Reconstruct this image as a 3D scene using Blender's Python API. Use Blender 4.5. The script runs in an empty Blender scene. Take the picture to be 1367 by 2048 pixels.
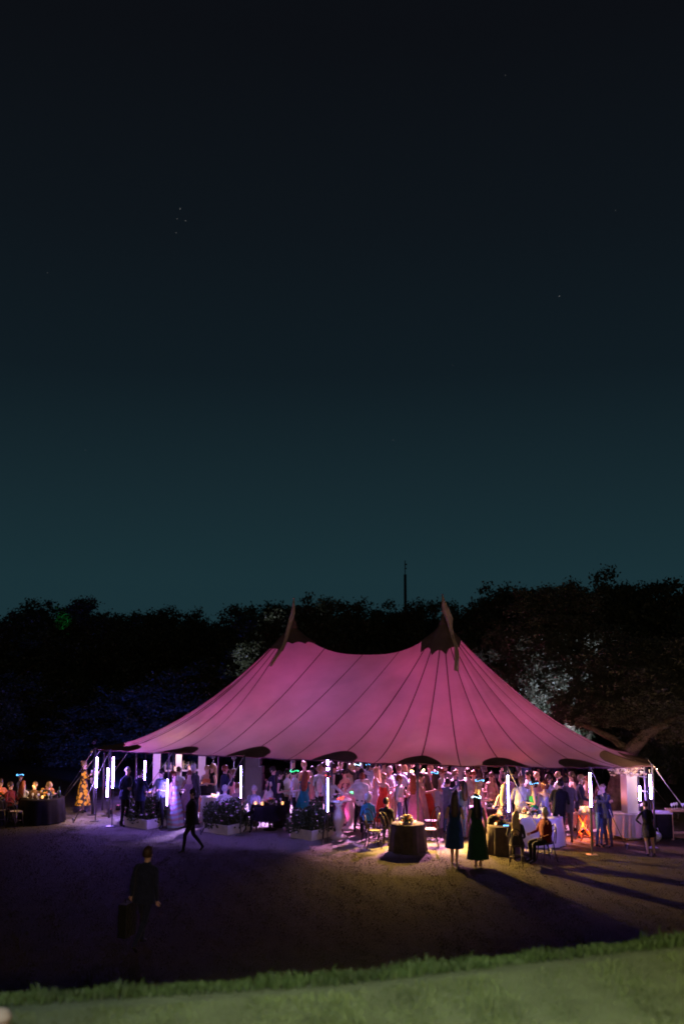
import bpy, bmesh, math, random
import numpy as np
from mathutils import Vector, Matrix, Quaternion
random.seed(7); rng = np.random.default_rng(7)
PI = math.pi; R = math.radians
S = bpy.context.scene
C = S.collection

# ------------------------------------------------------------------ camera
CAMZ = 5.3; PITCH = R(7.85); F = 2000.0
cam_d = bpy.data.cameras.new('camera'); cam = bpy.data.objects.new('camera', cam_d); C.objects.link(cam)
cam.location = (0, 0, CAMZ); cam.rotation_euler = (PI/2 + PITCH, 0, 0)
cam_d.sensor_fit = 'HORIZONTAL'; cam_d.sensor_width = 24.0; cam_d.lens = F/1367*24
cam_d.clip_start = 0.1; cam_d.clip_end = 1500
cam_d.dof.use_dof = True; cam_d.dof.focus_distance = 29.0; cam_d.dof.aperture_fstop = 1.4
S.camera = cam
S.view_settings.view_transform = 'Standard'; S.view_settings.look = 'None'
S.view_settings.gamma = 1.0; S.view_settings.exposure = 0.0; S.view_settings.use_curve_mapping = False
S.cycles.use_denoising = True
S.cycles.filter_width = 1.8
S.cycles.max_bounces = 6; S.cycles.diffuse_bounces = 3; S.cycles.glossy_bounces = 2; S.cycles.transmission_bounces = 4
S.cycles.sample_clamp_indirect = 3.0; S.cycles.sample_clamp_direct = 0.0
S.cycles.caustics_reflective = False; S.cycles.caustics_refractive = False

def ray(px, py):
    cx = (px - 683.5)/F; cy = (1024 - py)/F
    c, s = math.cos(PITCH), math.sin(PITCH)
    return Vector((cx, c - cy*s, s + cy*c))
def G(px, py, z=0.0):
    """point of the place at height z that the survey picture shows at px, py"""
    d = ray(px, py); t = (z - CAMZ)/d.z
    return Vector((d.x*t, d.y*t, z))
def AT(px, py, y):
    d = ray(px, py); t = y/d.y
    return Vector((d.x*t, y, CAMZ + d.z*t))

# ------------------------------------------------------------------ night sky
W = bpy.data.worlds.new('World'); S.world = W; W.use_nodes = True
nt = W.node_tree; N = nt.nodes; L = nt.links; N.clear()
out = N.new('ShaderNodeOutputWorld'); bg = N.new('ShaderNodeBackground'); L.new(bg.outputs[0], out.inputs[0])
tc = N.new('ShaderNodeTexCoord'); sep = N.new('ShaderNodeSeparateXYZ'); L.new(tc.outputs['Generated'], sep.inputs[0])
ramp = N.new('ShaderNodeValToRGB'); L.new(sep.outputs['Z'], ramp.inputs[0])
el = ramp.color_ramp.elements
for pos, col in ((0.0, (.0102, .0310, .0395)), (.07, (.0100, .0300, .0380)), (.16, (.0080, .0212, .0278)), (.27, (.0052, .0114, .0162)),
                 (.40, (.0044, .0074, .0108)), (.55, (.0036, .0046, .0068)), (1.0, (.0028, .0034, .0050))):
    e = el[0] if pos == 0 else (el[len(el)-1] if pos == 1.0 else el.new(pos))
    e.color = (*col, 1)
cur = None
for (sx, sy, br) in ((360, 417, .5), (354, 437, .35), (371, 441, .4), (352, 465, .45), (388, 1135, .5), (1118, 592, .5), (95, 545, .2),
                     (640, 270, .2), (905, 730, .18), (1010, 150, .2), (170, 900, .18), (786, 880, .15), (1230, 420, .15)):
    v = ray(sx, sy).normalized()
    dp = N.new('ShaderNodeVectorMath'); dp.operation = 'DOT_PRODUCT'; L.new(tc.outputs['Generated'], dp.inputs[0]); dp.inputs[1].default_value = v
    gt = N.new('ShaderNodeMath'); gt.operation = 'GREATER_THAN'; gt.inputs[1].default_value = math.cos(R(.022)); L.new(dp.outputs['Value'], gt.inputs[0])
    ml = N.new('ShaderNodeMath'); ml.operation = 'MULTIPLY'; ml.inputs[1].default_value = br*.35; L.new(gt.outputs[0], ml.inputs[0])
    if cur is None: cur = ml.outputs[0]
    else:
        ad = N.new('ShaderNodeMath'); ad.operation = 'ADD'; L.new(cur, ad.inputs[0]); L.new(ml.outputs[0], ad.inputs[1]); cur = ad.outputs[0]
mx = N.new('ShaderNodeVectorMath'); mx.operation = 'ADD'; L.new(ramp.outputs[0], mx.inputs[0]); L.new(cur, mx.inputs[1])
L.new(mx.outputs[0], bg.inputs[0]); bg.inputs[1].default_value = 1.0

def lamp(name, kind, loc, power, color, aim=None, size=.1, spot=None, blend=.5):
    d = bpy.data.lights.new(name, kind); o = bpy.data.objects.new(name, d); C.objects.link(o)
    o.location = loc; d.energy = power; d.color = color
    if kind in ('POINT', 'SPOT'): d.shadow_soft_size = size
    if kind == 'SPOT': d.spot_size = R(spot); d.spot_blend = blend
    if aim is not None: o.rotation_euler = (Vector(aim) - Vector(loc)).to_track_quat('-Z', 'Y').to_euler()
    return o
# moonlight, hardly there
moon = bpy.data.lights.new('moon', 'SUN'); moon.energy = .02; moon.angle = R(.5); moon.color = (.75, .85, 1)
mo = bpy.data.objects.new('moon', moon); C.objects.link(mo); mo.rotation_euler = (R(50), 0, R(30))
# floodlights under the eaves of the house behind the photographer: they light the terrace lawn only
lamp('house_floodlight_warm', 'SPOT', (3.6, -2.5, 9.0), 6600, (1, .97, .60), (2.6, 2.9, 3.6), .15, 46, .35)
lamp('house_floodlight_cool', 'SPOT', (-1.6, -2.5, 9.0), 5200, (.74, .88, 1), (-1.2, 2.6, 3.6), .2, 44, .5)
lamp('house_wall_lantern', 'POINT', (1.0, -3.0, 6.1), 2600, (1, .66, .36), size=.12)

# ------------------------------------------------------------------ materials
M = {}
def mat(name, col, rough=.75, var=0.0, scale=8.0, bump=0.0, bscale=60.0, spec=.3, metal=0.0, col2=None, kind='noise', emit=None, es=1.0, transl=0.0, coord='Object', thr=None, sheen=0.0):
    m = bpy.data.materials.new(name); m.use_nodes = True; nt = m.node_tree; N = nt.nodes; L = nt.links
    b = N['Principled BSDF']; b.inputs['Roughness'].default_value = rough; b.inputs['Specular IOR Level'].default_value = spec
    b.inputs['Metallic'].default_value = metal; b.inputs['Base Color'].default_value = (*col, 1)
    if sheen: b.inputs['Sheen Weight'].default_value = sheen
    tc = N.new('ShaderNodeTexCoord')
    if var > 0 or col2 is not None:
        if kind == 'voronoi':
            t = N.new('ShaderNodeTexVoronoi'); t.inputs['Scale'].default_value = scale; fac = t.outputs['Distance']
        elif kind == 'wave':
            t = N.new('ShaderNodeTexWave'); t.inputs['Scale'].default_value = scale; t.inputs['Distortion'].default_value = 4.0; t.bands_direction = 'Z'; fac = t.outputs['Fac']
        else:
            t = N.new('ShaderNodeTexNoise'); t.inputs['Scale'].default_value = scale; t.inputs['Detail'].default_value = 6; fac = t.outputs['Fac']
        L.new(tc.outputs[coord], t.inputs['Vector'])
        cr = N.new('ShaderNodeValToRGB'); L.new(fac, cr.inputs[0])
        a = thr or (.3, .7)
        cr.color_ramp.elements[0].position = a[0]; cr.color_ramp.elements[1].position = a[1]
        c2 = col2 if col2 is not None else tuple(min(1, x*(1+var)) for x in col)
        c1 = col if col2 is not None else tuple(x*(1-var) for x in col)
        cr.color_ramp.elements[0].color = (*c1, 1); cr.color_ramp.elements[1].color = (*c2, 1)
        L.new(cr.outputs[0], b.inputs['Base Color'])
    if bump > 0:
        t2 = N.new('ShaderNodeTexNoise'); t2.inputs['Scale'].default_value = bscale; t2.inputs['Detail'].default_value = 4
        L.new(tc.outputs[coord], t2.inputs['Vector'])
        bp = N.new('ShaderNodeBump'); bp.inputs['Strength'].default_value = bump; bp.inputs['Distance'].default_value = .05
        L.new(t2.outputs['Fac'], bp.inputs['Height']); L.new(bp.outputs[0], b.inputs['Normal'])
    if emit is not None:
        b.inputs['Emission Color'].default_value = (*emit, 1); b.inputs['Emission Strength'].default_value = es
    if transl > 0:
        tr = N.new('ShaderNodeBsdfTranslucent'); ms = N.new('ShaderNodeMixShader'); ms.inputs[0].default_value = transl
        o = N['Material Output']
        if b.inputs['Base Color'].is_linked: L.new(b.inputs['Base Color'].links[0].from_socket, tr.inputs[0])
        else: tr.inputs[0].default_value = (*col, 1)
        if b.inputs['Normal'].is_linked: L.new(b.inputs['Normal'].links[0].from_socket, tr.inputs[1])
        L.new(b.outputs[0], ms.inputs[1]); L.new(tr.outputs[0], ms.inputs[2]); L.new(ms.outputs[0], o.inputs[0])
    M[name] = m; return m

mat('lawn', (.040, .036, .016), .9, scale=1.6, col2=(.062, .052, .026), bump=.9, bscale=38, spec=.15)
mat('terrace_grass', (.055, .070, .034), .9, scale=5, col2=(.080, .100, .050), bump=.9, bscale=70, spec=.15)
mat('gravel', (.24, .22, .20), .92, scale=30, col2=(.42, .38, .35), bump=.8, bscale=55, spec=.15)
mat('floor_board', (.16, .14, .12), .45, .3, 6)
mat('white_edge', (.65, .65, .66), .5)
mat('soil_bank', (.03, .04, .015), .95, .4, 3)
mat('far_hill', (.012, .016, .010), .95, .3, .4)
mat('leaf_dark', (.050, .060, .032), .5, .35, 1.2, spec=.4, transl=.25)
mat('leaf_oak', (.10, .10, .07), .5, .35, 1.5, spec=.4, transl=.25)
mat('leaf_planter', (.055, .080, .040), .5, .4, 9, spec=.4, transl=.2)
mat('long_blade', (.020, .036, .009), .6, .45, 3, spec=.2, transl=.2)
mat('grass_blade', (.050, .072, .024), .6, .45, 3, spec=.25, transl=.3)
mat('bark', (.11, .085, .062), .9, .45, 7, bump=.9, bscale=22)
mat('canvas', (.56, .43, .37), .9, .14, .8, bump=.9, bscale=1.3, spec=.1, transl=.80)
mat('canvas_thick', (.165, .105, .085), .95, .15, 4, spec=.05)
mat('seam', (.10, .05, .055), .95, spec=.05)
mat('flag', (.62, .45, .32), .9, .12, 6, transl=.1)
mat('pole_wood', (.30, .22, .15), .55, .2, 14, spec=.3)
mat('pole_steel', (.16, .16, .18), .45, .1, 5, spec=.5, metal=.6)
mat('rope', (.45, .42, .38), .9, .2, 40)
mat('strap', (.05, .045, .045), .8)
mat('tube_glow', (.8, .8, .9), .4, emit=(.29, .155, 1.0), es=230)
mat('tube_glow_soft', (.8, .8, .9), .4, emit=(.24, .22, 1.0), es=60)
mat('lamp_warm', (.9, .8, .6), .4, emit=(1, .60, .22), es=26)
mat('lamp_white', (.9, .8, .8), .4, emit=(1, .80, .78), es=14)
mat('lamp_pink', (.9, .5, .7), .4, emit=(1, .2, .5), es=3)
mat('flame', (1, .6, .3), .4, emit=(1, .38, .10), es=14)
mat('led_blue', (.2, .5, 1), .4, emit=(.12, .5, 1), es=5)
mat('led_white', (.8, .9, 1), .4, emit=(.55, .85, 1), es=6)
mat('led_green', (.1, .9, .4), .4, emit=(.05, 1, .35), es=4)
mat('led_red', (.9, .1, .1), .4, emit=(1, .08, .04), es=3.5)
mat('led_orange', (.9, .4, .1), .4, emit=(1, .4, .12), es=4)
mat('glass', (.75, .78, .82), .08, spec=.8, transl=.35)
mat('cloth_dark', (.013, .011, .014), .95, .3, 5, spec=.08)
mat('cloth_brown', (.060, .045, .038), .9, .3, 6)
mat('cloth_white', (.72, .70, .70), .85, .06, 4)
mat('cloth_linen', (.50, .46, .40), .9, .1, 6)
mat('cloth_lilac', (.42, .38, .46), .85, .1, 5)
mat('white_paint', (.78, .77, .75), .5, .05, 6)
mat('pedestal', (.70, .62, .60), .5, .06, 5)
mat('wood_crate', (.74, .70, .66), .75, .15, 5)
mat('wood_warm', (.42, .27, .14), .6, .25, 10)
mat('wood_orange', (.75, .22, .06), .5, .15, 9)
mat('chair_wood', (.035, .024, .020), .4, .2, 12, spec=.5)
mat('cane_seat', (.40, .34, .27), .7, .15, 40)
mat('black_gear', (.014, .014, .017), .55, spec=.4)
mat('grille', (.03, .03, .035), .7, .4, 200)
mat('chrome', (.5, .5, .52), .25, metal=.9)
mat('brass', (.55, .38, .12), .3, metal=.9)
mat('paper', (.80, .78, .74), .8)
mat('stone_pale', (.13, .11, .08), .8, .1, 8)
mat('petal_white', (.68, .62, .64), .7, .15, 12)
mat('petal_pink', (.58, .30, .36), .7, .2, 12)
mat('petal_orange', (.72, .24, .07), .7, .25, 12)
mat('petal_yellow', (.75, .50, .10), .7, .25, 12)
mat('petal_red', (.50, .06, .04), .7, .25, 12)
mat('petal_dried', (.62, .48, .40), .8, .2, 12)
mat('bottle_green', (.02, .05, .03), .1, spec=.7)
mat('bottle_clear', (.45, .42, .40), .1, spec=.7)
mat('skin_light', (.62, .40, .31), .55, .06, 10)
mat('skin_tan', (.46, .28, .20), .55, .06, 10)
mat('skin_deep', (.18, .095, .065), .5, .06, 10)
mat('eye', (.02, .015, .015), .2, spec=.6)
mat('lip', (.42, .14, .13), .5)
for k, c in dict(brown=(.055, .030, .018), dark=(.014, .010, .009), blond=(.42, .28, .14), grey=(.45, .44, .44), red=(.22, .06, .025), white=(.70, .69, .68), sand=(.26, .17, .09)).items():
    mat('hair_' + k, c, .5, .35, 30, spec=.35)
for k, c in dict(white=(.72, .72, .74), black=(.012, .012, .015), navy=(.018, .022, .055), charcoal=(.045, .042, .046), grey=(.13, .115, .11), blue=(.12, .22, .46), skyblue=(.36, .46, .62),
                 teal=(.015, .20, .22), green=(.025, .36, .12), darkgreen=(.010, .045, .022), red=(.52, .05, .03), darkred=(.11, .008, .008), orange=(.72, .24, .11), pink=(.70, .36, .38),
                 mauve=(.40, .24, .30), lilac=(.42, .42, .58), cyan=(.05, .30, .50), midnight=(.012, .036, .100), gold=(.52, .31, .06), khaki=(.20, .165, .115), denim=(.07, .12, .24), tan=(.42, .28, .19), cream=(.66, .60, .50), brown=(.09, .05, .035), burgundy=(.13, .015, .025)).items():
    mat('fab_' + k, c, .85, .20, 7, bump=.6, bscale=14, spec=.15, sheen=.1)
mat('fab_yellowfloral', (.045, .025, .018), .85, scale=9.0, col2=(.80, .46, .04), kind='voronoi', thr=(.50, .56))
M['fab_yellowfloral'].node_tree.nodes['Color Ramp'].color_ramp.elements[0].color = (.80, .44, .04, 1)
M['fab_yellowfloral'].node_tree.nodes['Color Ramp'].color_ramp.elements[1].color = (.05, .03, .02, 1)
mat('fab_swirl', (.55, .30, .36), .8, scale=2.2, col2=(.45, .55, .72), kind='wave')
mat('fab_pinkfloral', (.62, .40, .40), .8, scale=10, col2=(.12, .06, .09), kind='voronoi', thr=(.40, .46))
mat('fab_paleflower', (.50, .44, .46), .8, scale=12, col2=(.18, .10, .14), thr=(.48, .56))
mat('fab_sparkle', (.42, .36, .42), .35, scale=40, col2=(.85, .78, .85), thr=(.5, .6))
mat('shoe', (.014, .012, .012), .35, spec=.5)
mat('shoe_nude', (.42, .28, .20), .5)

# lawn painted paler round the tent to carry the tent light, fading outwards
def lawn_light_pool():
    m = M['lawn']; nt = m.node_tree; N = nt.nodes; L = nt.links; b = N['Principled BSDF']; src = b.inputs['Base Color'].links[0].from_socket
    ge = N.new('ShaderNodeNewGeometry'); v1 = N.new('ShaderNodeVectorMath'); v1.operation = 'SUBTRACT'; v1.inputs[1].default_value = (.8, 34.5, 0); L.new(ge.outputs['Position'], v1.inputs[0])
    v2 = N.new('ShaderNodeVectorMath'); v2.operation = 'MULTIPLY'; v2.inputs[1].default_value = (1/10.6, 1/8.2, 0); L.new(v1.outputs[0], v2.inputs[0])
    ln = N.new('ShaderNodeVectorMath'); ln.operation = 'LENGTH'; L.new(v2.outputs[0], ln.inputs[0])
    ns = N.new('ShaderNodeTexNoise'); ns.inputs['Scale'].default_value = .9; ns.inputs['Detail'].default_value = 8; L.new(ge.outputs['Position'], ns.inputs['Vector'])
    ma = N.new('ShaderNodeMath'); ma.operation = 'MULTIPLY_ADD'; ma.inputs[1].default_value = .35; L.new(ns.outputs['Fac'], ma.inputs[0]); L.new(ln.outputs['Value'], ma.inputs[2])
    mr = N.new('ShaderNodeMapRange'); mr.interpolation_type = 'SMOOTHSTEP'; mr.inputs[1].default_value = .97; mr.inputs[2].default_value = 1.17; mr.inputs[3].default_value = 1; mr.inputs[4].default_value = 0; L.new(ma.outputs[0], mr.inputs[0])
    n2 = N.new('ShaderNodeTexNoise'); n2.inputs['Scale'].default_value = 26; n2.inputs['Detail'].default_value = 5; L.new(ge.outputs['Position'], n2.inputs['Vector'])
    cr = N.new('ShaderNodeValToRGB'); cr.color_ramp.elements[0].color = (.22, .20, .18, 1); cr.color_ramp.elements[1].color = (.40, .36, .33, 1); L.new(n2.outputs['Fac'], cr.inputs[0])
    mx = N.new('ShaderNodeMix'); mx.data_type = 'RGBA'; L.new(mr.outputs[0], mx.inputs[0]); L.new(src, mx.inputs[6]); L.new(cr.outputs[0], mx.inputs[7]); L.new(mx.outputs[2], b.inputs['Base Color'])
lawn_light_pool()
# ------------------------------------------------------------------ mesh helpers
class MB:
    def __init__(s): s.v = []; s.f = []; s.m = []
    def add(s, vs, fs, mi=0):
        o = len(s.v); s.v.extend(tuple(v) for v in vs); s.f.extend(tuple(i+o for i in f) for f in fs); s.m.extend([mi]*len(fs)); return s
    def box(s, c, d, mi=0, rot=None):
        cx, cy, cz = c; hx, hy, hz = d[0]/2, d[1]/2, d[2]/2
        vs = [Vector((x*hx, y*hy, z*hz)) for z in (-1, 1) for y in (-1, 1) for x in (-1, 1)]
        if rot: m = Matrix.Rotation(rot[1], 3, rot[0]); vs = [m @ v for v in vs]
        return s.add([v + Vector(c) for v in vs], [(0, 2, 3, 1), (4, 5, 7, 6), (0, 1, 5, 4), (2, 6, 7, 3), (0, 4, 6, 2), (1, 3, 7, 5)], mi)
    def tube(s, pts, rad, n=6, mi=0, closed=False, cap=True, flat=1.0):
        pts = [Vector(p) for p in pts]; k = len(pts)
        if not hasattr(rad, '__len__'): rad = [rad]*k
        vs = []; up = None
        for i, p in enumerate(pts):
            a = pts[(i-1) % k] if (i > 0 or closed) else p; b = pts[(i+1) % k] if (i < k-1 or closed) else p
            t = (b-a).normalized() if (b-a).length > 1e-9 else Vector((0, 0, 1))
            if up is None: up = Vector((0, 0, 1)) if abs(t.z) < .9 else Vector((1, 0, 0))
            x = up.cross(t)
            if x.length < 1e-6: x = Vector((1, 0, 0)).cross(t)
            x.normalize(); y = t.cross(x).normalized(); up = y
            for j in range(n):
                an = 2*PI*j/n; vs.append(p + x*math.cos(an)*rad[i] + y*math.sin(an)*rad[i]*flat)
        fs = []
        for i in range(k if closed else k-1):
            i2 = (i+1) % k
            for j in range(n): fs.append((i*n+j, i*n+(j+1) % n, i2*n+(j+1) % n, i2*n+j))
        if cap and not closed: fs.append(tuple(range(n))[::-1]); fs.append(tuple((k-1)*n+j for j in range(n)))
        return s.add(vs, fs, mi)
    def lathe(s, prof, n=16, mi=0, c=(0, 0, 0), cap=True, fold=None):
        vs = []; fs = []; c = Vector(c)
        for i, (r, z) in enumerate(prof):
            for j in range(n):
                an = 2*PI*j/n; rr = r
                if fold: rr = fold(r, z, an)
                vs.append(c + Vector((rr*math.cos(an), rr*math.sin(an), z)))
        for i in range(len(prof)-1):
            for j in range(n): fs.append((i*n+j, i*n+(j+1) % n, (i+1)*n+(j+1) % n, (i+1)*n+j))
        if cap: fs.append(tuple(range(n))[::-1]); fs.append(tuple((len(prof)-1)*n+j for j in range(n)))
        return s.add(vs, fs, mi)
    def ell(s, c, r, mi=0, nu=8, nv=6):
        vs = [Vector(c) + Vector((0, 0, -r[2]))]
        for i in range(1, nv):
            ph = -PI/2 + PI*i/nv
            for j in range(nu): an = 2*PI*j/nu; vs.append(Vector(c) + Vector((r[0]*math.cos(ph)*math.cos(an), r[1]*math.cos(ph)*math.sin(an), r[2]*math.sin(ph))))
        vs.append(Vector(c) + Vector((0, 0, r[2]))); fs = []
        for j in range(nu): fs.append((0, 1+(j+1) % nu, 1+j))
        for i in range(nv-2):
            for j in range(nu): a = 1+i*nu; fs.append((a+j, a+(j+1) % nu, a+nu+(j+1) % nu, a+nu+j))
        a = 1+(nv-2)*nu; t = len(vs)-1
        for j in range(nu): fs.append((a+j, a+(j+1) % nu, t))
        return s.add(vs, fs, mi)
    def mesh(s, name, mats, smooth=True):
        me = bpy.data.meshes.new(name); me.from_pydata([tuple(v) for v in s.v], [], s.f)
        for k in (mats if isinstance(mats, (list, tuple)) else [mats]): me.materials.append(M[k])
        me.polygons.foreach_set('material_index', s.m); me.polygons.foreach_set('use_smooth', [smooth]*len(s.f)); me.update(); return me
    def build(s, name, mats, parent=None, smooth=True, loc=None, rz=0):
        return link(name, s.mesh(name, mats, smooth), parent, loc, rz)
def link(name, me, parent=None, loc=None, rz=0):
    o = bpy.data.objects.new(name, me); C.objects.link(o)
    if parent is not None: o.parent = parent
    if loc is not None: o.location = loc
    if rz: o.rotation_euler = (0, 0, rz)
    return o
def tag(o, label=None, cat=None, group=None, kind=None):
    if label: o['label'] = label
    if cat: o['category'] = cat
    if group: o['group'] = group
    if kind: o['kind'] = kind
    return o
def thing(name, label, cat, loc=(0, 0, 0), rz=0, group=None):
    o = link(name, None, None, loc, rz); return tag(o, label, cat, group)
def copy_tree(o, parent=None):
    c = o.copy(); C.objects.link(c)
    if parent is not None: c.parent = parent
    for ch in list(o.children): copy_tree(ch, c)
    return c
def np_mesh(name, verts, faces, matname, smooth=False):
    """verts (n,3), faces (m,k) arrays"""
    me = bpy.data.meshes.new(name); n, m, k = len(verts), len(faces), faces.shape[1]
    me.vertices.add(n); me.vertices.foreach_set('co', np.asarray(verts, np.float32).ravel())
    me.loops.add(m*k); me.loops.foreach_set('vertex_index', np.asarray(faces, np.int32).ravel())
    me.polygons.add(m); me.polygons.foreach_set('loop_start', np.arange(0, m*k, k, dtype=np.int32)); me.polygons.foreach_set('loop_total', np.full(m, k, np.int32))
    me.polygons.foreach_set('use_smooth', [smooth]*m)
    me.materials.append(M[matname]); me.update(calc_edges=True); me.validate(); return me
# ================================================================== THE SETTING
def sheet(name, pts, z, m, kind='structure'):
    b = MB(); b.add([(x, y, z) for x, y in pts], [tuple(range(len(pts)))]); o = b.build(name, m, smooth=False); return tag(o, kind=kind)
# lower lawn: one gently uneven sheet out to the horizon
def grid_sheet(name, xs, ys, zf, m):
    b = MB(); nx = len(xs)
    vs = [(x, y, zf(x, y)) for y in ys for x in xs]
    fs = [(j*nx+i, j*nx+i+1, (j+1)*nx+i+1, (j+1)*nx+i) for j in range(len(ys)-1) for i in range(nx-1)]
    b.add(vs, fs); return tag(b.build(name, m), kind='structure')
def axis(lo, hi, near_lo, near_hi, step, far):
    a = list(np.arange(near_lo, near_hi+.01, step)); return list(np.linspace(lo, near_lo, far))[:-1] + a + list(np.linspace(near_hi, hi, far))[1:]
def hillz(x, y):
    if y < 70: return 0.0
    t = min(1, (y-70)/60.0); t = t*t*(3-2*t); return t*4.0 + .5*t*math.sin(x*.05)
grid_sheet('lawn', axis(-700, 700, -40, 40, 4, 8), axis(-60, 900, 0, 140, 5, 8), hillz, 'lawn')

# ------------------------------------------------------------------ tent outline (eave poles), ridge and peaks
ZE = 2.1
fr = [G(220, 1501, ZE), G(345, 1506, ZE), G(487, 1513, ZE), G(663, 1521, ZE), G(835, 1528, ZE), G(1013, 1532, ZE), G(1180, 1535, ZE), G(1305, 1531, ZE)]
P1 = Vector((AT(587, 1250, 36.3).x, 36.3, 6.12)); P2 = Vector((AT(885, 1242, 33.8).x, 33.8, 6.15))
side = [Vector((9.0, 30.2, ZE)), Vector((9.1, 33.0, ZE)), Vector((8.7, 35.8, ZE)), Vector((7.2, 38.4, ZE)), Vector((4.9, 40.0, ZE)), Vector((2.2, 41.0, ZE)), Vector((-.6, 41.6, ZE)), Vector((-3.3, 41.5, ZE)),
        Vector((-4.9, 40.4, ZE)), Vector((-6.5, 38.4, ZE)), Vector((-7.3, 36.2, ZE)), G(207, 1492, ZE), G(189, 1497, ZE)]
poles = fr + side; NP = len(poles)                       # 21
tparam = [0, 0, .48, .95, 1, 1, 1, 1,   1, 1, 1, 1, 1, .62, .25, 0, 0, 0, 0, 0, 0]
tmid = {0: 0, 1: .22, 2: .72, 12: .82, 13: .42, 14: .08}
# outline of the ground under the tent, kept free of grass blades
gp = []
cen = sum(poles, Vector())/NP
for i in range(NP*4):
    a = poles[i//4]; b_ = poles[(i//4+1) % NP]; p = a.lerp(b_, (i % 4)/4); d = (p-cen); d.z = 0; q = p + d.normalized()*((1.0 if i < 32 else .35) + .22*math.sin(i*1.7) + .12*math.sin(i*4.1)); gp.append((q.x, q.y))
# low dance floor with a pale edge
df = thing('dance_floor', None, None); tag(df, kind='structure')
c0 = G(505, 1644); ax = Vector((.90, -.20, 0)).normalized(); ay = Vector((.20, .90, 0)).normalized()
dfl = MB()
p = [c0, c0+ax*5.4, c0+ax*5.4+ay*4.2, c0+ay*4.2]
dfl.add([(q.x, q.y, .008) for q in p] + [(q.x, q.y, .03) for q in p], [(4, 5, 6, 7), (0, 1, 5, 4), (1, 2, 6, 5), (2, 3, 7, 6), (3, 0, 4, 7)])
dfl.build('floor_slab', 'floor_board', df, smooth=False)
ed = MB(); q = c0 - ay*.05; e2 = [q, q+ax*5.4, q+ax*5.4+ay*.045, q+ay*.045]
ed.add([(v.x, v.y, .006) for v in e2] + [(v.x, v.y, .045) for v in e2], [(4, 5, 6, 7), (0, 1, 5, 4), (1, 2, 6, 5), (2, 3, 7, 6), (3, 0, 4, 7)])
ed.build('floor_edge', 'white_edge', df, smooth=False)

# terrace that the photographer stands on
TZ = 3.6
eA = G(-700, 2062, TZ+.05); eB = G(0, 1990, TZ); eC = G(683, 1948, TZ); eD = G(1367, 1872, TZ); eE = G(2400, 1800, TZ)
def edge_y(x):
    pts = [eA, eB, eC, eD, eE]
    for a, b in zip(pts, pts[1:]):
        if x <= b.x or b is eE: return a.y + (b.y-a.y)*(x-a.x)/(b.x-a.x)
xs = list(np.arange(-9, 10.1, .5)); b = MB(); rows = []
for x in xs:
    ey = edge_y(x); rows.append([(x, -8, TZ), (x, 0, TZ), (x, ey-.9, TZ), (x, ey-.3, TZ+.0), (x, ey, TZ-.03), (x, ey+.35, TZ-.25), (x, ey+1.6, TZ-1.3), (x, ey+4.6, -.05)])
k = len(rows[0]); b.add([v for r in rows for v in r], [(i*k+j, (i+1)*k+j, (i+1)*k+j+1, i*k+j+1) for i in range(len(rows)-1) for j in range(k-1)])
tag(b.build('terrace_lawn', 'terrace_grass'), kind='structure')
# long grass along the terrace edge, and short mown blades
def blades(name, n, hmin, hmax, sampler, width, label, m='grass_blade'):
    P = sampler(n); n = len(P); h = rng.uniform(hmin, hmax, n)*rng.uniform(.6, 1, n); an = rng.uniform(0, 2*PI, n); ln = rng.uniform(.1, .7, n)*h; la = rng.uniform(0, 2*PI, n)
    w = width*rng.uniform(.6, 1.2, n); h = h*np.clip(.85 + .35*np.sin(P[:, 0]*7.3+P[:, 1]*3) + .3*np.sin(P[:, 0]*17.1+2) + .25*np.sin(P[:, 0]*3.1+1), .35, 1.7)
    sx, sy = np.cos(an)*w, np.sin(an)*w; lx, ly = np.cos(la)*ln, np.sin(la)*ln
    z0 = P[:, 2]
    V = np.stack([np.stack([P[:, 0]-sx, P[:, 1]-sy, z0-.01], 1), np.stack([P[:, 0]+sx, P[:, 1]+sy, z0-.01], 1),
                  np.stack([P[:, 0]+sx*.7+lx*.4, P[:, 1]+sy*.7+ly*.4, z0+h*.6], 1), np.stack([P[:, 0]-sx*.7+lx*.4, P[:, 1]-sy*.7+ly*.4, z0+h*.6], 1),
                  np.stack([P[:, 0]+lx, P[:, 1]+ly, z0+h], 1)], 1).reshape(-1, 3)
    i0 = np.arange(n)*5
    Fq = np.concatenate([np.stack([i0, i0+1, i0+2], 1), np.stack([i0, i0+2, i0+3], 1), np.stack([i0+3, i0+2, i0+4], 1)])
    o = link(name, np_mesh(name, V, Fq, m)); tag(o, label, 'grass', kind='stuff'); return o
def samp_edge(n):
    x = rng.uniform(-4.2, 4.6, n); ey = np.array([edge_y(v) for v in x]); c = np.sin(x*5.3)*.5+np.sin(x*13.1+1)*.5
    y = ey - .18 + rng.beta(1.6, 1.3, n)*.36; z = np.where(y > ey, TZ-.03-(y-ey)*.6, TZ); return np.stack([x, y, z], 1)
blades('long_grass', 30000, .015, .042, samp_edge, .004, 'unmown long grass along the edge of the terrace', 'long_blade')
def samp_tall(n):
    cx = rng.uniform(-4.0, 4.4, 46); t = rng.integers(0, 46, n); x = cx[t] + rng.normal(0, .05, n); ey = np.array([edge_y(v) for v in x]); y = ey - .02 + rng.normal(0, .07, n); return np.stack([x, y, np.full(n, TZ-.03)], 1)
blades('weed_tufts', 1000, .035, .075, samp_tall, .005, 'taller weed tufts sticking up along the terrace edge', 'long_blade')
def samp_mown(n):
    x = rng.uniform(-3.4, 3.9, n); ey = np.array([edge_y(v) for v in x]); y = 3.2 + (ey-.3-3.2)*rng.uniform(0, 1, n); return np.stack([x, y, np.full(n, TZ)], 1)
blades('mown_grass', 90000, .012, .034, samp_mown, .003, 'short mown grass of the lit terrace lawn')
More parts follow.
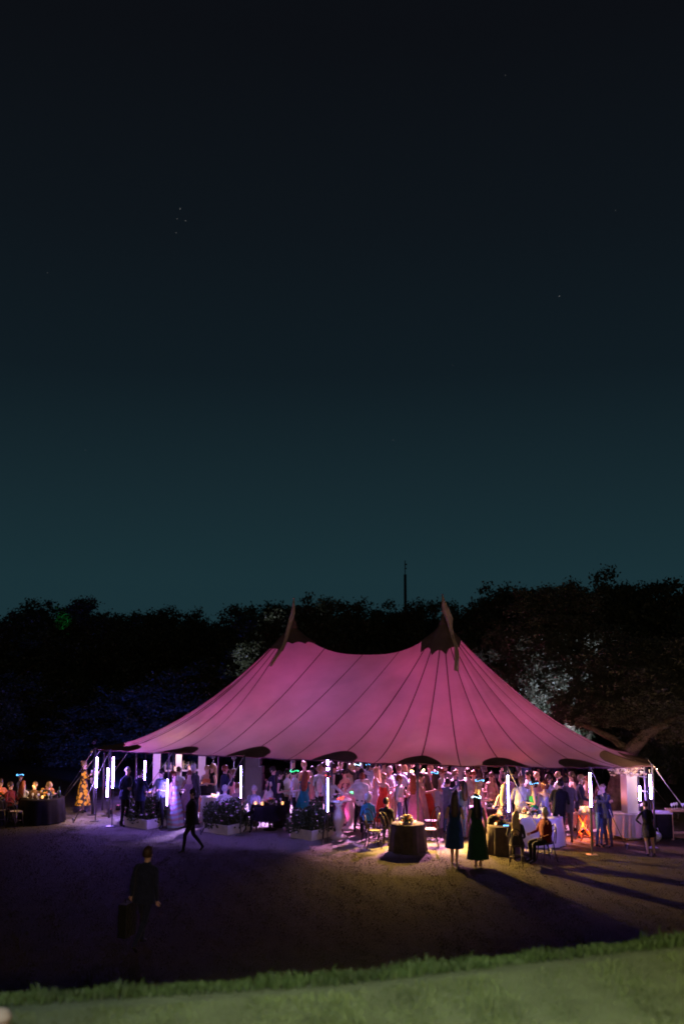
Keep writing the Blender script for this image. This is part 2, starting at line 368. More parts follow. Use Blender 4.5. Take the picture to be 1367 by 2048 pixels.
def samp_low(n):
    y = 13 + 22*rng.beta(1.5, 1.3, n); x = rng.uniform(-.37, .37, n)*y; res = np.stack([x, y, np.zeros(n)], 1)
    ins = np.zeros(n, bool); q = np.array(gp)
    for (x1, y1), (x2, y2) in zip(q, np.roll(q, -1, 0)):
        c = ((y1 > y) != (y2 > y)) & (x < (x2-x1)*(y-y1)/(y2-y1+1e-12)+x1); ins ^= c
    return res[~ins]
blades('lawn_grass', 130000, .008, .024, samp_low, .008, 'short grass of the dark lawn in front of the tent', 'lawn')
# pale stone post cap at the near corner of the terrace
pc = G(12, 2030, TZ+.12)
pk = thing('stone_post', 'small pale stone post at the corner of the lit terrace lawn', 'post', (pc.x-.02, pc.y, TZ))
b = MB(); b.lathe([(.035, -.02), (.035, .09), (.03, .095)], 10); b.build('shaft', 'stone_pale', pk)
b = MB(); b.lathe([(.045, .094), (.047, .115), (.03, .14), (.004, .15)], 10); b.build('cap', 'stone_pale', pk)

# ================================================================== TREES
def crown_mesh(name, rx, rz, seed, nclump, nleaf, leaf, m, low=.12):
    r = np.random.default_rng(seed); V = []; 
    # clump centres: mostly on a lumpy shell, a few inside
    u = r.normal(size=(nclump, 3)); u /= np.linalg.norm(u, axis=1)[:, None]
    lob = 1 + .20*np.sin(u[:, 0]*4+seed)+.15*np.cos(u[:, 1]*5+seed*2)+.12*np.sin(u[:, 2]*7+seed)
    rad = r.uniform(.30, .92, nclump)**.5*lob
    cc = u*rad[:, None]*np.array([rx, rx, rz]); cs = r.uniform(.35, .85, nclump)*rx*.30
    allp = []
    for c, s in zip(cc, cs):
        q = r.normal(size=(nleaf, 3))*.44; allp.append(c + q*s*np.array([1, 1, .75]))
    Pp = np.concatenate(allp); n = len(Pp)
    a = r.normal(size=(n, 3)); a /= np.linalg.norm(a, axis=1)[:, None]; b_ = r.normal(size=(n, 3)); b_ -= (a*b_).sum(1)[:, None]*a; b_ /= np.linalg.norm(b_, axis=1)[:, None]
    sz = leaf*r.uniform(.5, 1.3, n)[:, None]
    V = np.stack([Pp-a*sz, Pp+b_*sz*.55, Pp+a*sz, Pp-b_*sz*.55], 1).reshape(-1, 3)
    i0 = np.arange(n)*4; return np_mesh(name, V, np.stack([i0, i0+1, i0+2, i0+3], 1), m)
def trunk_mesh(name, H, r0, seed, limbs=6, spread=1.6):
    rr = random.Random(seed); b = MB()
    pts = [(0, 0, -.15)]; x = y = 0
    for i in range(1, 7):
        x += rr.uniform(-.12, .12); y += rr.uniform(-.12, .12); pts.append((x, y, H*i/6))
    b.tube(pts, [r0*1.35, r0, r0*.9, r0*.8, r0*.65, r0*.45, r0*.2], 8)
    for k in range(limbs):
        i = rr.randint(2, 4); p = Vector(pts[i]); a = rr.uniform(0, 2*PI); l = spread*rr.uniform(.6, 1.2)
        q = p + Vector((math.cos(a)*l*.5, math.sin(a)*l*.5, l*.45)); e = p + Vector((math.cos(a)*l, math.sin(a)*l, l*.8)); b.tube([p, q, e], [r0*.5, r0*.35, r0*.12], 6)
    return b.mesh(name, 'bark')
crowns = [crown_mesh('crown', 2.6, 3.3, 11+i, 280, 120, .090, 'leaf_dark') for i in range(4)]
trunks = [trunk_mesh('trunk', 5.0, .22, i) for i in range(3)]
oakcrowns = [crown_mesh('crown', 2.6, 2.6, 41+i, 240, 90, .10, 'leaf_oak') for i in range(3)]
def tree(name, x, y, top, width, cm, tm, label, group, tint=0, ratio=1.0, z0=0.0):
    t = thing(name, label, 'tree', (x, y, z0), random.uniform(0, 6.28), group)
    cr = link('crown', cm, t); rz = cm['rz'] if 'rz' in cm else 3.3
    hz = (top-z0)*.5*ratio; cr.scale = (width/2.6, width/2.6, hz/4.1); cr.location = (0, 0, top-z0-hz*1.02)
    tk = link('trunk', tm, t); s = max(.4, (top-z0-hz)/4.2); tk.scale = (s, s, s); return t
# skyline surveyed along the far wood: (px, top py, distance, half width)
sky = [(-40, 1195, 60, 3.2), (30, 1190, 58, 3.0), (100, 1187, 62, 3.2), (165, 1183, 60, 3.0), (225, 1180, 61, 3.0), (275, 1190, 63, 2.6), (320, 1204, 66, 2.4), (365, 1208, 66, 2.4), (405, 1205, 64, 2.2), (445, 1216, 68, 2.2), (480, 1212, 66, 2.0),
       (515, 1195, 60, 2.4), (555, 1172, 54, 2.6), (600, 1169, 55, 2.6), (645, 1178, 56, 2.5), (690, 1186, 57, 2.5), (735, 1194, 60, 2.3), (775, 1194, 62, 2.2), (815, 1190, 60, 2.3), (860, 1186, 58, 2.4), (905, 1176, 54, 2.4), (950, 1168, 52, 2.5),
       (1000, 1156, 50, 2.5), (1050, 1158, 50, 2.4), (1095, 1142, 47, 2.5), (1145, 1136, 47, 2.4), (1190, 1122, 46, 2.2), (1240, 1150, 48, 2.4), (1290, 1142, 46, 2.6), (1345, 1132, 45, 2.8), (1400, 1140, 45, 2.8)]
for i, (px, py, d, w) in enumerate(sky):
    top = AT(px, py, d); 
    if px < 500: lab, gr = 'dark broadleaf tree in the low wood left of the tent', 'trees of the wood beyond the dark end'
    elif px < 990: lab, gr = 'dark rounded tree behind the two tent peaks', 'trees behind the tent peaks'
    else: lab, gr = 'tall ragged tree of the high wood beyond the band', 'trees of the high wood'
    lab = {'dark broadleaf tree in the low wood left of the tent': 'dark broadleaf tree in the low wood beyond the outdoor dining tables'}.get(lab, lab)
    tree('broadleaf_tree', top.x, d, top.z, w*random.uniform(.95, 1.15), crowns[i % 4], trunks[i % 3], lab, gr, ratio=1.0)
# lower trees in front that close the wood down to the ground
lowt = [(-30, 1330, 48), (60, 1335, 50), (150, 1400, 47), (240, 1330, 50), (330, 1310, 48), (420, 1300, 50), (500, 1270, 50), (575, 1280, 49), (650, 1290, 50), (730, 1290, 51), (800, 1290, 50), (960, 1270, 47), (1030, 1250, 44), (1100, 1240, 43), (1170, 1240, 42), (1250, 1230, 42), (1330, 1240, 41), (1400, 1230, 41)]
for i, (px, py, d) in enumerate(lowt):
    top = AT(px, py, d); right = px > 940
    tree('bushy_tree', top.x, d, top.z, 2.5 if not right else 2.2, crowns[(i+1) % 4], trunks[i % 3],
         'lower bushy oak in front of the high wood beyond the band' if right else 'lower bushy tree at the foot of the dark wood',
         'lower oaks beyond the band' if right else 'bushy trees at the foot of the wood', ratio=1.12)
# second, far row so that the wood is closed
for i in range(26):
    px = -80 + i*60; d = 84 + 6*math.sin(i*2.1); base = np.interp(px, [s[0] for s in sky], [s[1] for s in sky]); top = AT(px, base+20+8*math.sin(i*1.3), d)
    tree('broadleaf_tree', top.x, d, top.z, 4.2, crowns[i % 4], trunks[i % 3], 'distant tree filling the gaps of the dark wood', 'distant trees of the wood', z0=hillz(top.x, d)-.2, ratio=1.0)
# oaks with leaning trunks beside the right end of the tent
def oak(base, pts, rads, limbs, crownspots, label, nm='leaning_oak_tree'):
    t = thing(nm, label, 'tree', base, 0); b = MB(); base = Vector(base)
    b.tube([Vector(p)-base for p in pts], rads, 10)
    for lp, lr in limbs: b.tube([Vector(p)-base for p in lp], lr, 7)
    b.build('trunk', 'bark', t)
    for i, (c, rx, rz) in enumerate(crownspots):
        o = link('crown', oakcrowns[i % 3], t); o.location = Vector(c)-base; o.scale = (rx/2.6, rx/2.6, rz/2.6); o.rotation_euler = (0, 0, i*1.3)
    return t
y0 = 33.0
oak(G(1225, 1620), [AT(1222, 1625, y0), AT(1238, 1555, y0), AT(1258, 1505, y0), AT(1290, 1468, y0), AT(1325, 1450, y0), AT(1375, 1425, y0)], [.34, .27, .24, .20, .15, .09],
    [([AT(1290, 1468, y0), AT(1305, 1440, y0+.3), AT(1300, 1400, y0+.8)], [.14, .1, .05]), ([AT(1258, 1505, y0), AT(1225, 1478, y0+.5), AT(1180, 1455, y0+1), AT(1130, 1440, y0+1.2)], [.15, .12, .09, .05])],
    [(AT(1320, 1395, 34), 1.7, 1.0), (AT(1240, 1410, 34.5), 1.6, .9), (AT(1380, 1430, 33.5), 1.6, 1.0), (AT(1165, 1415, 35), 1.3, .75), (AT(1350, 1340, 36), 1.9, 1.3), (AT(1260, 1345, 36), 1.7, 1.1)],
    'leaning oak with a bare forked trunk beside the tent corner')
y1 = 39.5
oak(G(1133, 1568.5), [AT(1133, 1571, y1), AT(1135, 1545, y1), AT(1128, 1500, y1), AT(1140, 1440, y1), AT(1120, 1380, y1)], [.42, .36, .32, .22, .1],
    [([AT(1133, 1520, y1), AT(1165, 1505, y1+.2), AT(1185, 1450, y1+.6), AT(1200, 1400, y1+1)], [.18, .14, .1, .05])],
    [(AT(1110, 1350, 40.5), 2.0, 1.7), (AT(1190, 1330, 41), 1.9, 1.6), (AT(1040, 1320, 41.5), 1.6, 1.5), (AT(1110, 1250, 42), 2.1, 1.7)],
    'upright oak with a pale thick trunk standing behind the band', 'oak_tree')
# mast behind the wood
mb = AT(810, 1190, 75)
mt = thing('radio_mast', 'thin dark mast rising above the trees between the tent peaks', 'mast', (mb.x, 75, 0))
top = AT(810, 1125, 75).z
b = MB(); b.tube([(0, 0, -.2), (0, 0, top-.9)], [.14, .10], 8); b.build('pole', 'black_gear', mt)
b = MB(); b.tube([(0, 0, top-.9), (0, 0, top+.15)], .035, 6); b.box((.06, 0, top-.15), (.16, .05, .12)); b.box((.05, 0, top-.45), (.12, .05, .1)); b.build('antenna', 'black_gear', mt, smooth=False)
# ================================================================== THE TENT
tent = thing('sailcloth_tent', 'large pink glowing sailcloth tent with two peaks and pennant flags', 'tent', (0, 0, 0))
def ridge(t):
    z = 5.13 + ((P1.z if t < .5 else P2.z)-5.13)*abs(2*t-1)**2.7
    p = P1.lerp(P2, t); return Vector((p.x, p.y, z))
nodes = []                                              # seam nodes round the eave: (eave point, ridge parameter, is pole)
for i in range(NP):
    a, b_ = poles[i], poles[(i+1) % NP]; nodes.append((a.copy(), tparam[i], True))
    m = a.lerp(b_, .5); m.z -= .035; d = m-cen; d.z = 0; m -= d.normalized()*.06; t1 = tmid.get(i, (tparam[i]+tparam[(i+1) % NP])/2)
    nodes.append((m, t1, False))
NN = len(nodes)
def surf(f, v, lift=0.0):
    i = int(math.floor(f)) % NN; k = f-math.floor(f); e0, t0, _ = nodes[i]; e1, t1, _ = nodes[(i+1) % NN]
    e = e0.lerp(e1, k); t = t0+(t1-t0)*k; r = ridge(t)
    # the cloth hangs from a small ring at each peak
    d = Vector((e.x-r.x, e.y-r.y, 0)); peak = min(1, abs(2*t-1)**6)
    p = 1.28 + .34*peak + .10*peak*(1-t)
    ring = .10*peak; q = Vector((r.x, r.y, 0)) + d.normalized()*(ring + (d.length-ring)*v)
    z = e.z + (r.z-e.z)*(1-v)**p
    z -= .05*math.sin(PI*k)*math.sin(PI*min(1, v*1.05))*min(1, v*2)      # each cloth panel dishes a little between its seams
    z += .010*math.sin(f*9+v*11)*v + .016*math.sin(2*PI*2*k+i*1.7)*math.sin(PI*k)*v*(1.05-v)*2
    return Vector((q.x, q.y, z+lift))
def strip_mesh(name, f0, f1, v0, v1, nu, nv, m, lift=0.0):
    b = MB(); vs = [surf(f0+(f1-f0)*i/nu, v0+(v1-v0)*j/nv, lift) for j in range(nv+1) for i in range(nu+1)]
    b.add(vs, [(j*(nu+1)+i, (j+1)*(nu+1)+i, (j+1)*(nu+1)+i+1, j*(nu+1)+i+1) for j in range(nv) for i in range(nu)]); return b.build(name, m, tent)
for i in range(NN): strip_mesh('canopy_panel', i, i+1, 0, 1, 10, 26, 'canvas')
for i in range(NN):                                     # seams: doubled dark strips over the joints
    b = MB(); e, t, ispole = nodes[i]; nv = 30; vs = []; v0 = .10 if t in (0, 1) else .0
    w = .017
    for j in range(nv+1):
        v = v0+(1-v0)*j/nv; p = surf(i, v, .006); q = surf(i+.02, v, .006); tdir = (q-p)
        tdir = tdir.normalized() if tdir.length > 1e-6 else Vector((1, 0, 0)); vs += [p-tdir*w, p+tdir*w]
    b.add(vs, [(2*j, 2*j+2, 2*j+3, 2*j+1) for j in range(nv)]); b.build('seam', 'seam', tent)
# hem rope round the eave
b = MB(); pts = []
for i in range(NN):
    for k in range(4): pts.append(surf(i+k/4, 1.0, -.012))
b.tube(pts, .017, 5, closed=True); b.build('eave_hem', 'seam', tent)
# thick reinforcing patches at the eave poles
for i in range(NP):
    b = MB(); vs = []; nu, nv = 16, 6; big = 1.0
    f_ = 2*i; corner = i == 7
    arc0 = (nodes[f_][0]-nodes[(f_-1) % NN][0]).length; arc1 = (nodes[f_][0]-nodes[(f_+1) % NN][0]).length
    hw = .68 if not corner else .95; up = .135 if not corner else .20
    for j in range(nv+1):
        for k in range(nu+1):
            s = -1+2*k/nu; h = math.sqrt(max(0, 1-s*s))*up*(j/nv); x = s*hw; f = f_ + (x/arc0 if x < 0 else x/arc1)
            vs.append(surf(f % NN, 1-h, .012))
    b.add(vs, [(j*(nu+1)+k, j*(nu+1)+k+1, (j+1)*(nu+1)+k+1, (j+1)*(nu+1)+k) for j in range(nv) for k in range(nu)])
    b.build('reinforcing_patch', 'canvas_thick', tent)
# peak caps with scalloped hems, flag poles and pennants
for P, ti, fl in ((P1, 0, -1), (P2, 1, 1)):
    b = MB(); n = 48; rows = 8; vs = []
    for j in range(rows+1):
        for k in range(n):
            an = 2*PI*k/n; sc = 1 - .16*abs(math.sin(an*6)); rr = .09 + (.92*sc-.09)*j/rows
            # follow the cloth: height of the tent at that spot
            d = Vector((math.cos(an), math.sin(an), 0)); best = None
            for f in range(NN):
                e, t, _ = nodes[f]
                if abs(t-ti) > .06: continue
                de = Vector((e.x-P.x, e.y-P.y, 0)); 
                c = de.normalized().dot(d)
                if best is None or c > best[0]: best = (c, de.length, e.z)
            if best[0] < .93:                           # over the ridge side
                axis_ = (P2-P1); axis_.z = 0; L_ = axis_.length; tt = rr/L_
                z = ridge(tt if ti == 0 else 1-tt).z
            else:
                vv = max(0, (rr-.10)/(best[1]-.10)); z = best[2] + (P.z-best[2])*(1-vv)**(1.62+.10*(1-ti))
            vs.append((P.x+d.x*rr, P.y+d.y*rr, z+.03+.02*(1-j/rows)))
    b.add(vs, [(j*n+k, (j+1)*n+k, (j+1)*n+(k+1) % n, j*n+(k+1) % n) for j in range(rows) for k in range(n)])
    cap = b.build('peak_cap', 'canvas_thick', tent)
    b = MB(); b.lathe([(.16, P.z-.05), (.12, P.z+.06), (.05, P.z+.22), (.03, P.z+.34)], 12, c=(P.x, P.y, 0)); b.build('peak_boot', 'canvas_thick', cap)
    b = MB(); b.tube([(P.x, P.y, .0), (P.x, P.y, 3), (P.x, P.y, P.z+.12)], [.085, .085, .06], 10); b.build('main_pole', 'pole_wood', tent)
    b = MB(); b.tube([(P.x, P.y, P.z+.05), (P.x, P.y, 7.12)], [.025, .016], 8); fp = b.build('flag_pole', 'pole_wood', tent)
    b = MB(); b.ell((P.x, P.y, 7.14), (.03, .03, .04)); b.build('finial', 'pole_wood', fp)
# pennants hang limp: outline surveyed at the flag pole's distance, folded cloth
def pennant(pl, pr, y, depth):
    b = MB(); vs = []; n = len(pl)
    for i in range(n):
        a = AT(*pl[i], y); c = AT(*pr[i], y)
        for k in range(5): p = a.lerp(c, k/4); p.y += depth[i] + .05*math.sin(k*1.9+i*.7); vs.append(p)
    b.add(vs, [(i*5+k, i*5+k+1, (i+1)*5+k+1, (i+1)*5+k) for i in range(n-1) for k in range(4)]); o = b.build('pennant', 'flag', tent)
    sm = o.modifiers.new('thickness', 'SOLIDIFY'); sm.thickness = .008; return o
pennant([(586, 1199), (584, 1212), (581, 1226), (577, 1240), (573, 1258), (570, 1276), (566, 1292), (557, 1308), (545, 1330)],
        [(588, 1199), (589, 1212), (590, 1226), (586, 1240), (581, 1258), (577, 1276), (572, 1292), (564, 1308), (549, 1332)], 36.2, [0, 0, -.05, -.1, -.2, -.35, -.7, -1.15, -1.65])
pennant([(883, 1190), (883, 1205), (884, 1222), (890, 1236), (895, 1255), (899, 1275), (903, 1292), (901, 1312), (895, 1338)],
        [(885, 1190), (891, 1205), (899, 1222), (904, 1236), (903, 1255), (905, 1275), (910, 1292), (910, 1312), (905, 1342)], 33.7, [0, 0, -.05, -.1, -.2, -.4, -.72, -1.15, -1.75])
# side poles, guy ropes, stakes
for i in range(NP):
    p = poles[i]; d = p-cen; d.z = 0; d.normalize(); q = p - d*.03
    b = MB(); b.tube([(q.x, q.y, 0), (q.x, q.y, ZE+.03)], .035, 10); b.build('side_pole', 'pole_steel', tent)
    top = Vector((p.x, p.y, ZE-.01)) + d*.01
    an = p + d*1.55; an.z = 0
    if i == 0: an = G(148, 1646)
    if i == 20: an = G(121, 1602)
    if i == 7: an = G(1392, 1652)
    if i == 6: an = G(1252, 1699)
    if i == 4: continue
    mid = top.lerp(an, .62); b = MB(); b.tube([top, top.lerp(mid, .5)+Vector((0, 0, -.01)), mid], .013, 6); rp = b.build('guy_rope', 'rope', tent)
    b = MB(); b.tube([mid, an+Vector((0, 0, .05))], .022, 6, flat=.5); b.build('ratchet_strap', 'strap', rp)
    b = MB(); b.tube([an+Vector((0, 0, -.12)), an+d*.03+Vector((0, 0, .12))], .022, 8); b.ell(an+d*.03+Vector((0, 0, .13)), (.035, .035, .02)); b.build('stake', 'pole_steel', tent)
# pink wash lamps: PAR cans clamped to the main poles, aimed up into the canvas
def par_can(P, ang, z, power, aimv, label, col=(1, .07, .40)):
    d = Vector((math.cos(ang), math.sin(ang), 0)); base = P + d*.16; base = Vector((base.x, base.y, z))
    t = thing('wash_lamp', label, 'stage lamp', base, ang, 'wash lamps on the main poles')
    b = MB(); b.lathe([(.06, -.10), (.075, -.05), (.08, .08), (.085, .10)], 12, cap=False); b.lathe([(.001, -.10), (.06, -.10)], 12, cap=False); b.build('housing', 'black_gear', t)
    b = MB(); b.lathe([(.001, .085), (.075, .085)], 12, cap=False); b.build('lens', 'lamp_pink', t)
    b = MB(); b.box((-.085, 0, 0), (.10, .03, .03)); b.build('clamp', 'black_gear', t, smooth=False)
    lo = lamp('wash_light', 'SPOT', base+Vector((0, 0, .13)), power, col, base+aimv, .12, 168, .35); return t
WASH = 25
for P, nm in ((P1, 'dark end'), (P2, 'band end')):
    for k, ang in enumerate((R(200), R(320), R(80))):
        v = Vector((math.cos(ang)*.6, math.sin(ang)*.6, 1)); par_can(P, ang, 2.75, WASH, v, 'black wash lamp clamped to a main pole of the tent')
for k, (fi, ti_) in enumerate(((1, 0), (3.5, .3), (6, .9), (8.5, 1), (11, 1), (13.6, 1), (40, 0), (17, 1), (22, 1), (28, .3), (33, 0))):  # stand lamps added out of sight to even out the pink of the canvas
    e = surf(fi % NN, 1.0); r0 = ridge(ti_); q = Vector((r0.x, r0.y, 0)).lerp(Vector((e.x, e.y, 0)), .42)
    t = thing('added_wash_stand', 'added unseen wash lamp on a floor stand under the canvas', 'stage lamp', q, 0, 'added wash lamps on floor stands')
    b = MB(); b.tube([(0, 0, 0), (0, 0, 1.62)], .014, 6); b.lathe([(.15, 0), (.15, .012), (.02, .03)], 12); b.build('stand', 'black_gear', t)
    b = MB(); b.lathe([(.05, 1.60), (.075, 1.65), (.085, 1.78)], 12, cap=False); b.build('housing', 'black_gear', t)
    b = MB(); b.lathe([(.001, 1.765), (.075, 1.765)], 12, cap=False); b.build('lens', 'lamp_pink', t)
    lamp('wash_light', 'SPOT', q+Vector((0, 0, 1.80)), 13, (1, .06, .36), q+Vector((0, 0, 4)), .10, 172, .25)
for i in range(NP):  # floor lamps added to lift the pink of the canvas near the eave
    if i in (1, 6, 7, 8): continue
    p = poles[i]; d = p-cen; d.z = 0; d.normalize(); q = p - d*.55; q.z = 0
    t = thing('added_floor_uplight', 'added small floor lamp throwing pink light up from a pole foot', 'stage lamp', q, 0, 'added pink floor lamps at the pole feet')
    b = MB(); b.lathe([(.07, 0), (.085, .02), (.085, .16), (.075, .17)], 12, cap=False); b.build('housing', 'black_gear', t)
    b = MB(); b.lathe([(.001, .155), (.074, .155)], 12, cap=False); b.build('lens', 'lamp_pink', t)
    lamp('added_uplight', 'SPOT', q+Vector((0, 0, .19)), 30, (1, .06, .36), q-d*.9+Vector((0, 0, 2.4)), .08, 150, .6)
# lamp heads that light the crowd
def ceiling_pin(P, ang, z, power, col):
    d = Vector((math.cos(ang), math.sin(ang), 0)); base = P+d*.2; base = Vector((base.x, base.y, z))
    t = thing('pin_spotlight', 'small black spotlight clamped high on a main pole', 'stage lamp', base, ang, 'pin spots high on the main poles')
    b = MB(); b.tube([(0, 0, .06), (.10, 0, -.10)], [.05, .06], 10); b.build('housing', 'black_gear', t)
    b = MB(); b.box((-.1, 0, .03), (.16, .03, .03)); b.build('clamp', 'black_gear', t, smooth=False)
    lamp('pin_light', 'SPOT', base+d*.14+Vector((0, 0, -.16)), power, col, base+d*3.0+Vector((0, 0, -4.0)), .08, 65, .6)
ceiling_pin(P2, R(255), 4.1, 8600, (1, .36, .74)); ceiling_pin(P2, R(310), 4.1, 7600, (1, .38, .74)); ceiling_pin(P1, R(235), 4.1, 8200, (.58, .38, 1)); ceiling_pin(P1, R(290), 4.1, 8800, (.80, .38, 1))

# glowing tube lamps
def tube_lamp(px, y0, y1, d, label, thin=1.0, stand=True, m='tube_glow', dx=0.0):
    a = AT(px, y0, d); b_ = AT(px, y1, d); x = a.x; zt, zb = a.z, b_.z; zb = max(.04, zb)
    t = thing('tube_lamp', label, 'tube lamp', (x, d, 0), 0, 'glowing tube lamps round the tent')
    b = MB(); b.tube([(0, 0, zb), (0, 0, zt)], .023*thin, 10); b.build('tube', m, t)
    b = MB(); b.tube([(0, 0, zt), (0, 0, zt+.05)], .027*thin, 10); b.tube([(0, 0, zb-.05), (0, 0, zb)], .027*thin, 10); b.build('end_cap', 'black_gear', t)
    if stand:
        b = MB(); b.tube([(0, .055, 0), (0, .055, 2.06)], .016, 6); b.box((0, .03, zt+.02), (.03, .05, .03)); b.box((0, .03, max(.03, zb-.02)), (.03, .05, .03)); b.box((0, .055, .008), (.28, .28, .016)); b.build('stand', 'pole_steel', t, smooth=False)
    else:
        b = MB(); b.box((0, .04, zt+.02), (.03, .07, .03)); b.box((0, .04, max(.03, zb-.02)), (.03, .07, .03)); b.build('clamp', 'pole_steel', t, smooth=False)
    return t
tube_lamp(194, 1515, 1575, 32.2, 'white glowing tube lamp on the corner pole next to the yellow dress')
tube_lamp(216, 1537, 1594, 33.2, 'lowest hung white tube lamp of the three at the tent corner')
tube_lamp(227, 1515, 1576, 31.2, 'white tube lamp at the tent corner next to the bald man in the dark suit')
tube_lamp(290, 1522, 1577, 37.2, 'white tube lamp standing between the bald man and the bar shelf')
tube_lamp(335, 1559, 1611, 30.7, 'slim white tube lamp on the pole in front of the bar shelf', .55)
tube_lamp(482, 1533, 1596, 29.8, 'slim white tube lamp on the pole above the middle planter', .55)
tube_lamp(520, 1529, 1581, 37.0, 'bright white tube lamp next to the black loudspeaker stack')
tube_lamp(655, 1556, 1624, 28.7, 'tall faint tube lamp on the pole next to the pale cocktail tables', .75, m='tube_glow_soft')
tube_lamp(655, 1521, 1530, 28.75, 'short bright lamp at the top of the pole near the cocktail tables', .9, stand=False)
tube_lamp(779, 1524, 1572, 35.4, 'white tube lamp half hidden behind the dancing crowd')
tube_lamp(1015, 1551, 1624, 27.6, 'wide pale tube lamp on the pole in front of the white shirted man', .95, m='tube_glow_soft')
tube_lamp(1179, 1546, 1614, 26.95, 'tall bright tube lamp on the pole beside the orange folding stand')
tube_lamp(1278, 1573, 1601, 29.6, 'short tube lamp leaning beside the white flower column')
tube_lamp(1299, 1550, 1598, 27.9, 'bright tube lamp on the corner pole above the girl in black')
# warm flood lamps on the eave poles
def flood(p, aimv, power, col, label, spot=150, sz=.05, m='lamp_warm', rad=.05, grp='warm lamps on the eave poles'):
    t = thing('flood_lamp', label, 'lamp', p, 0, grp)
    d = Vector(aimv).normalized(); q = d.to_track_quat('Z', 'Y').to_matrix().to_4x4()
    b = MB(); b.lathe([(.025, -.07), (.05, -.02), (rad+.012, .03)], 12, cap=False); o = b.build('housing', 'black_gear', t); o.matrix_local = q
    b = MB(); b.ell((0, 0, .015), (rad, rad, .03), nu=10); o = b.build('bulb', m, t); o.matrix_local = q
    b = MB(); b.box((0, .06, 0), (.03, .10, .03)); b.build('bracket', 'black_gear', t, smooth=False)
    if power: lamp('flood_light', 'SPOT', Vector(p)+d*.09, power, col, Vector(p)+d*2, sz, spot, .9)
    return t
f4 = poles[4]
flood((f4.x-.18, f4.y-.14, 1.93), (-.12, -.64, -.82), 1350, (1, .58, .14), 'warm flood lamp clamped on the pole above the small dark table', 98)
flood((f4.x+.12, f4.y-.14, 1.95), (.84, -.60, -.56), 4200, (1, .58, .14), 'warm flood lamp aimed from the same pole towards the two women', 84)
flood(AT(180, 1507, 31.9), (-.65, .30, -.75), 230, (1, .60, .16), 'warm lamp at the tent corner above the outdoor dining table', 130)
flood(AT(655, 1538, 28.7), (0, -1, -.2), 0, (1, 1, 1), 'small white bulb under the tube on the pole by the cocktail tables', m='tube_glow', rad=.04)
flood(AT(1310, 1537, 27.5)+Vector((0.03, 0, 0)), (.12, .95, .28), 250, (1, .62, .40), 'small amber lamp on the guy rope of the tent corner', m='lamp_warm', rad=.03)
# ================================================================== FURNITURE
def make_chair():
    t = thing('bentwood_chair', 'x', 'chair')
    b = MB(); b.lathe([(.001, .475), (.15, .472), (.165, .477)], 18, cap=False); st = MB()
    st.lathe([(.165, .445), (.205, .450), (.21, .465), (.205, .478), (.165, .480), (.165, .445)], 18, cap=False); so = st.build('seat', 'chair_wood', t); b.build('seat_panel', 'cane_seat', so)
    for sx in (-1, 1):
        b = MB(); b.tube([(sx*.14, -.13, .45), (sx*.155, -.15, .2), (sx*.175, -.185, 0)], [.017, .016, .012], 7); b.build('leg', 'chair_wood', t)
        b = MB(); b.tube([(sx*.14, .14, .46), (sx*.15, .17, .2), (sx*.17, .23, 0)], [.017, .016, .012], 7); b.build('leg', 'chair_wood', t)
    def hoop(w, z0, z1, yo):
        return [(w*math.cos(a), .165+yo*(1-abs(math.cos(a)))**.7 + .06*(z0+(z1-z0)*math.sin(a)-z0)/(z1-z0), z0+(z1-z0)*math.sin(a)) for a in [PI*k/12 for k in range(13)]]
    b = MB(); b.tube(hoop(.185, .46, .90, .05), .0135, 7); b.build('back_hoop', 'chair_wood', t)
    b = MB(); b.tube(hoop(.095, .47, .78, .045), .011, 7); b.build('inner_hoop', 'chair_wood', t)
    b = MB(); b.tube([(.16*math.cos(a), .16*math.sin(a), .20) for a in [2*PI*k/16 for k in range(16)]], .009, 6, closed=True); b.build('leg_ring', 'chair_wood', t)
    return t
chair0 = make_chair(); chair_used = [False]
def chair(loc, rz, label, group='bentwood chairs'):
    if not chair_used[0]: c = chair0; chair_used[0] = True
    else: c = copy_tree(chair0)
    c.location = (loc[0], loc[1], 0); c.rotation_euler = (0, 0, rz); c['label'] = label; c['group'] = group; return c
def round_table(px, ytop, Rr, h, cloth, tlabel, clabel, drop=None, seed=0, name='round_table'):
    p = G(px, ytop, h); t = thing(name, tlabel, 'table', (p.x, p.y, 0), 0, 'round tables')
    b = MB(); b.lathe([(.001, h-.035), (Rr-.012, h-.035), (Rr-.012, h-.006), (.001, h-.006)], 24, cap=False); b.build('tabletop', 'wood_warm', t)
    b = MB(); b.lathe([(.20, 0), (.20, .03), (.04, .06), (.035, h-.035)], 12); b.build('pedestal', 'black_gear', t)
    if cloth:
        zb = .015 if drop is None else h-drop; k = 13 if Rr > .55 else 10
        fold = lambda r, z, a: r + (0 if z > h-.01 else (h-z)/h*(.030*math.sin(a*k+seed)+.022*math.sin(a*(k*2+3)+seed*2)+.03))
        c = MB(); c.lathe([(.001, h+.001), (Rr*.6, h+.001), (Rr, h), (Rr+.012, h-.03), (Rr+.02, h-.2), (Rr+.025, h-.42), (Rr+.03, zb)], 72, cap=False, fold=fold)
        o = c.build('tablecloth', cloth, None, loc=(p.x, p.y, 0)); tag(o, clabel, 'tablecloth')
    return Vector((p.x, p.y, h+.003))
ico = None
def petals_mesh(name, n, spots, size, m, seed):
    r = random.Random(seed); b = MB()
    for c in spots:
        s = size*r.uniform(.6, 1.25); b.ell(c, (s, s, s*.75), nu=6, nv=4)
        for k in range(5):
            a = 2*PI*k/5+r.random(); e = Vector(c)+Vector((math.cos(a)*s*.9, math.sin(a)*s*.9, s*.1)); b.ell(e, (s*.6, s*.6, s*.35), nu=5, nv=3)
    return b.mesh(name, m, True)
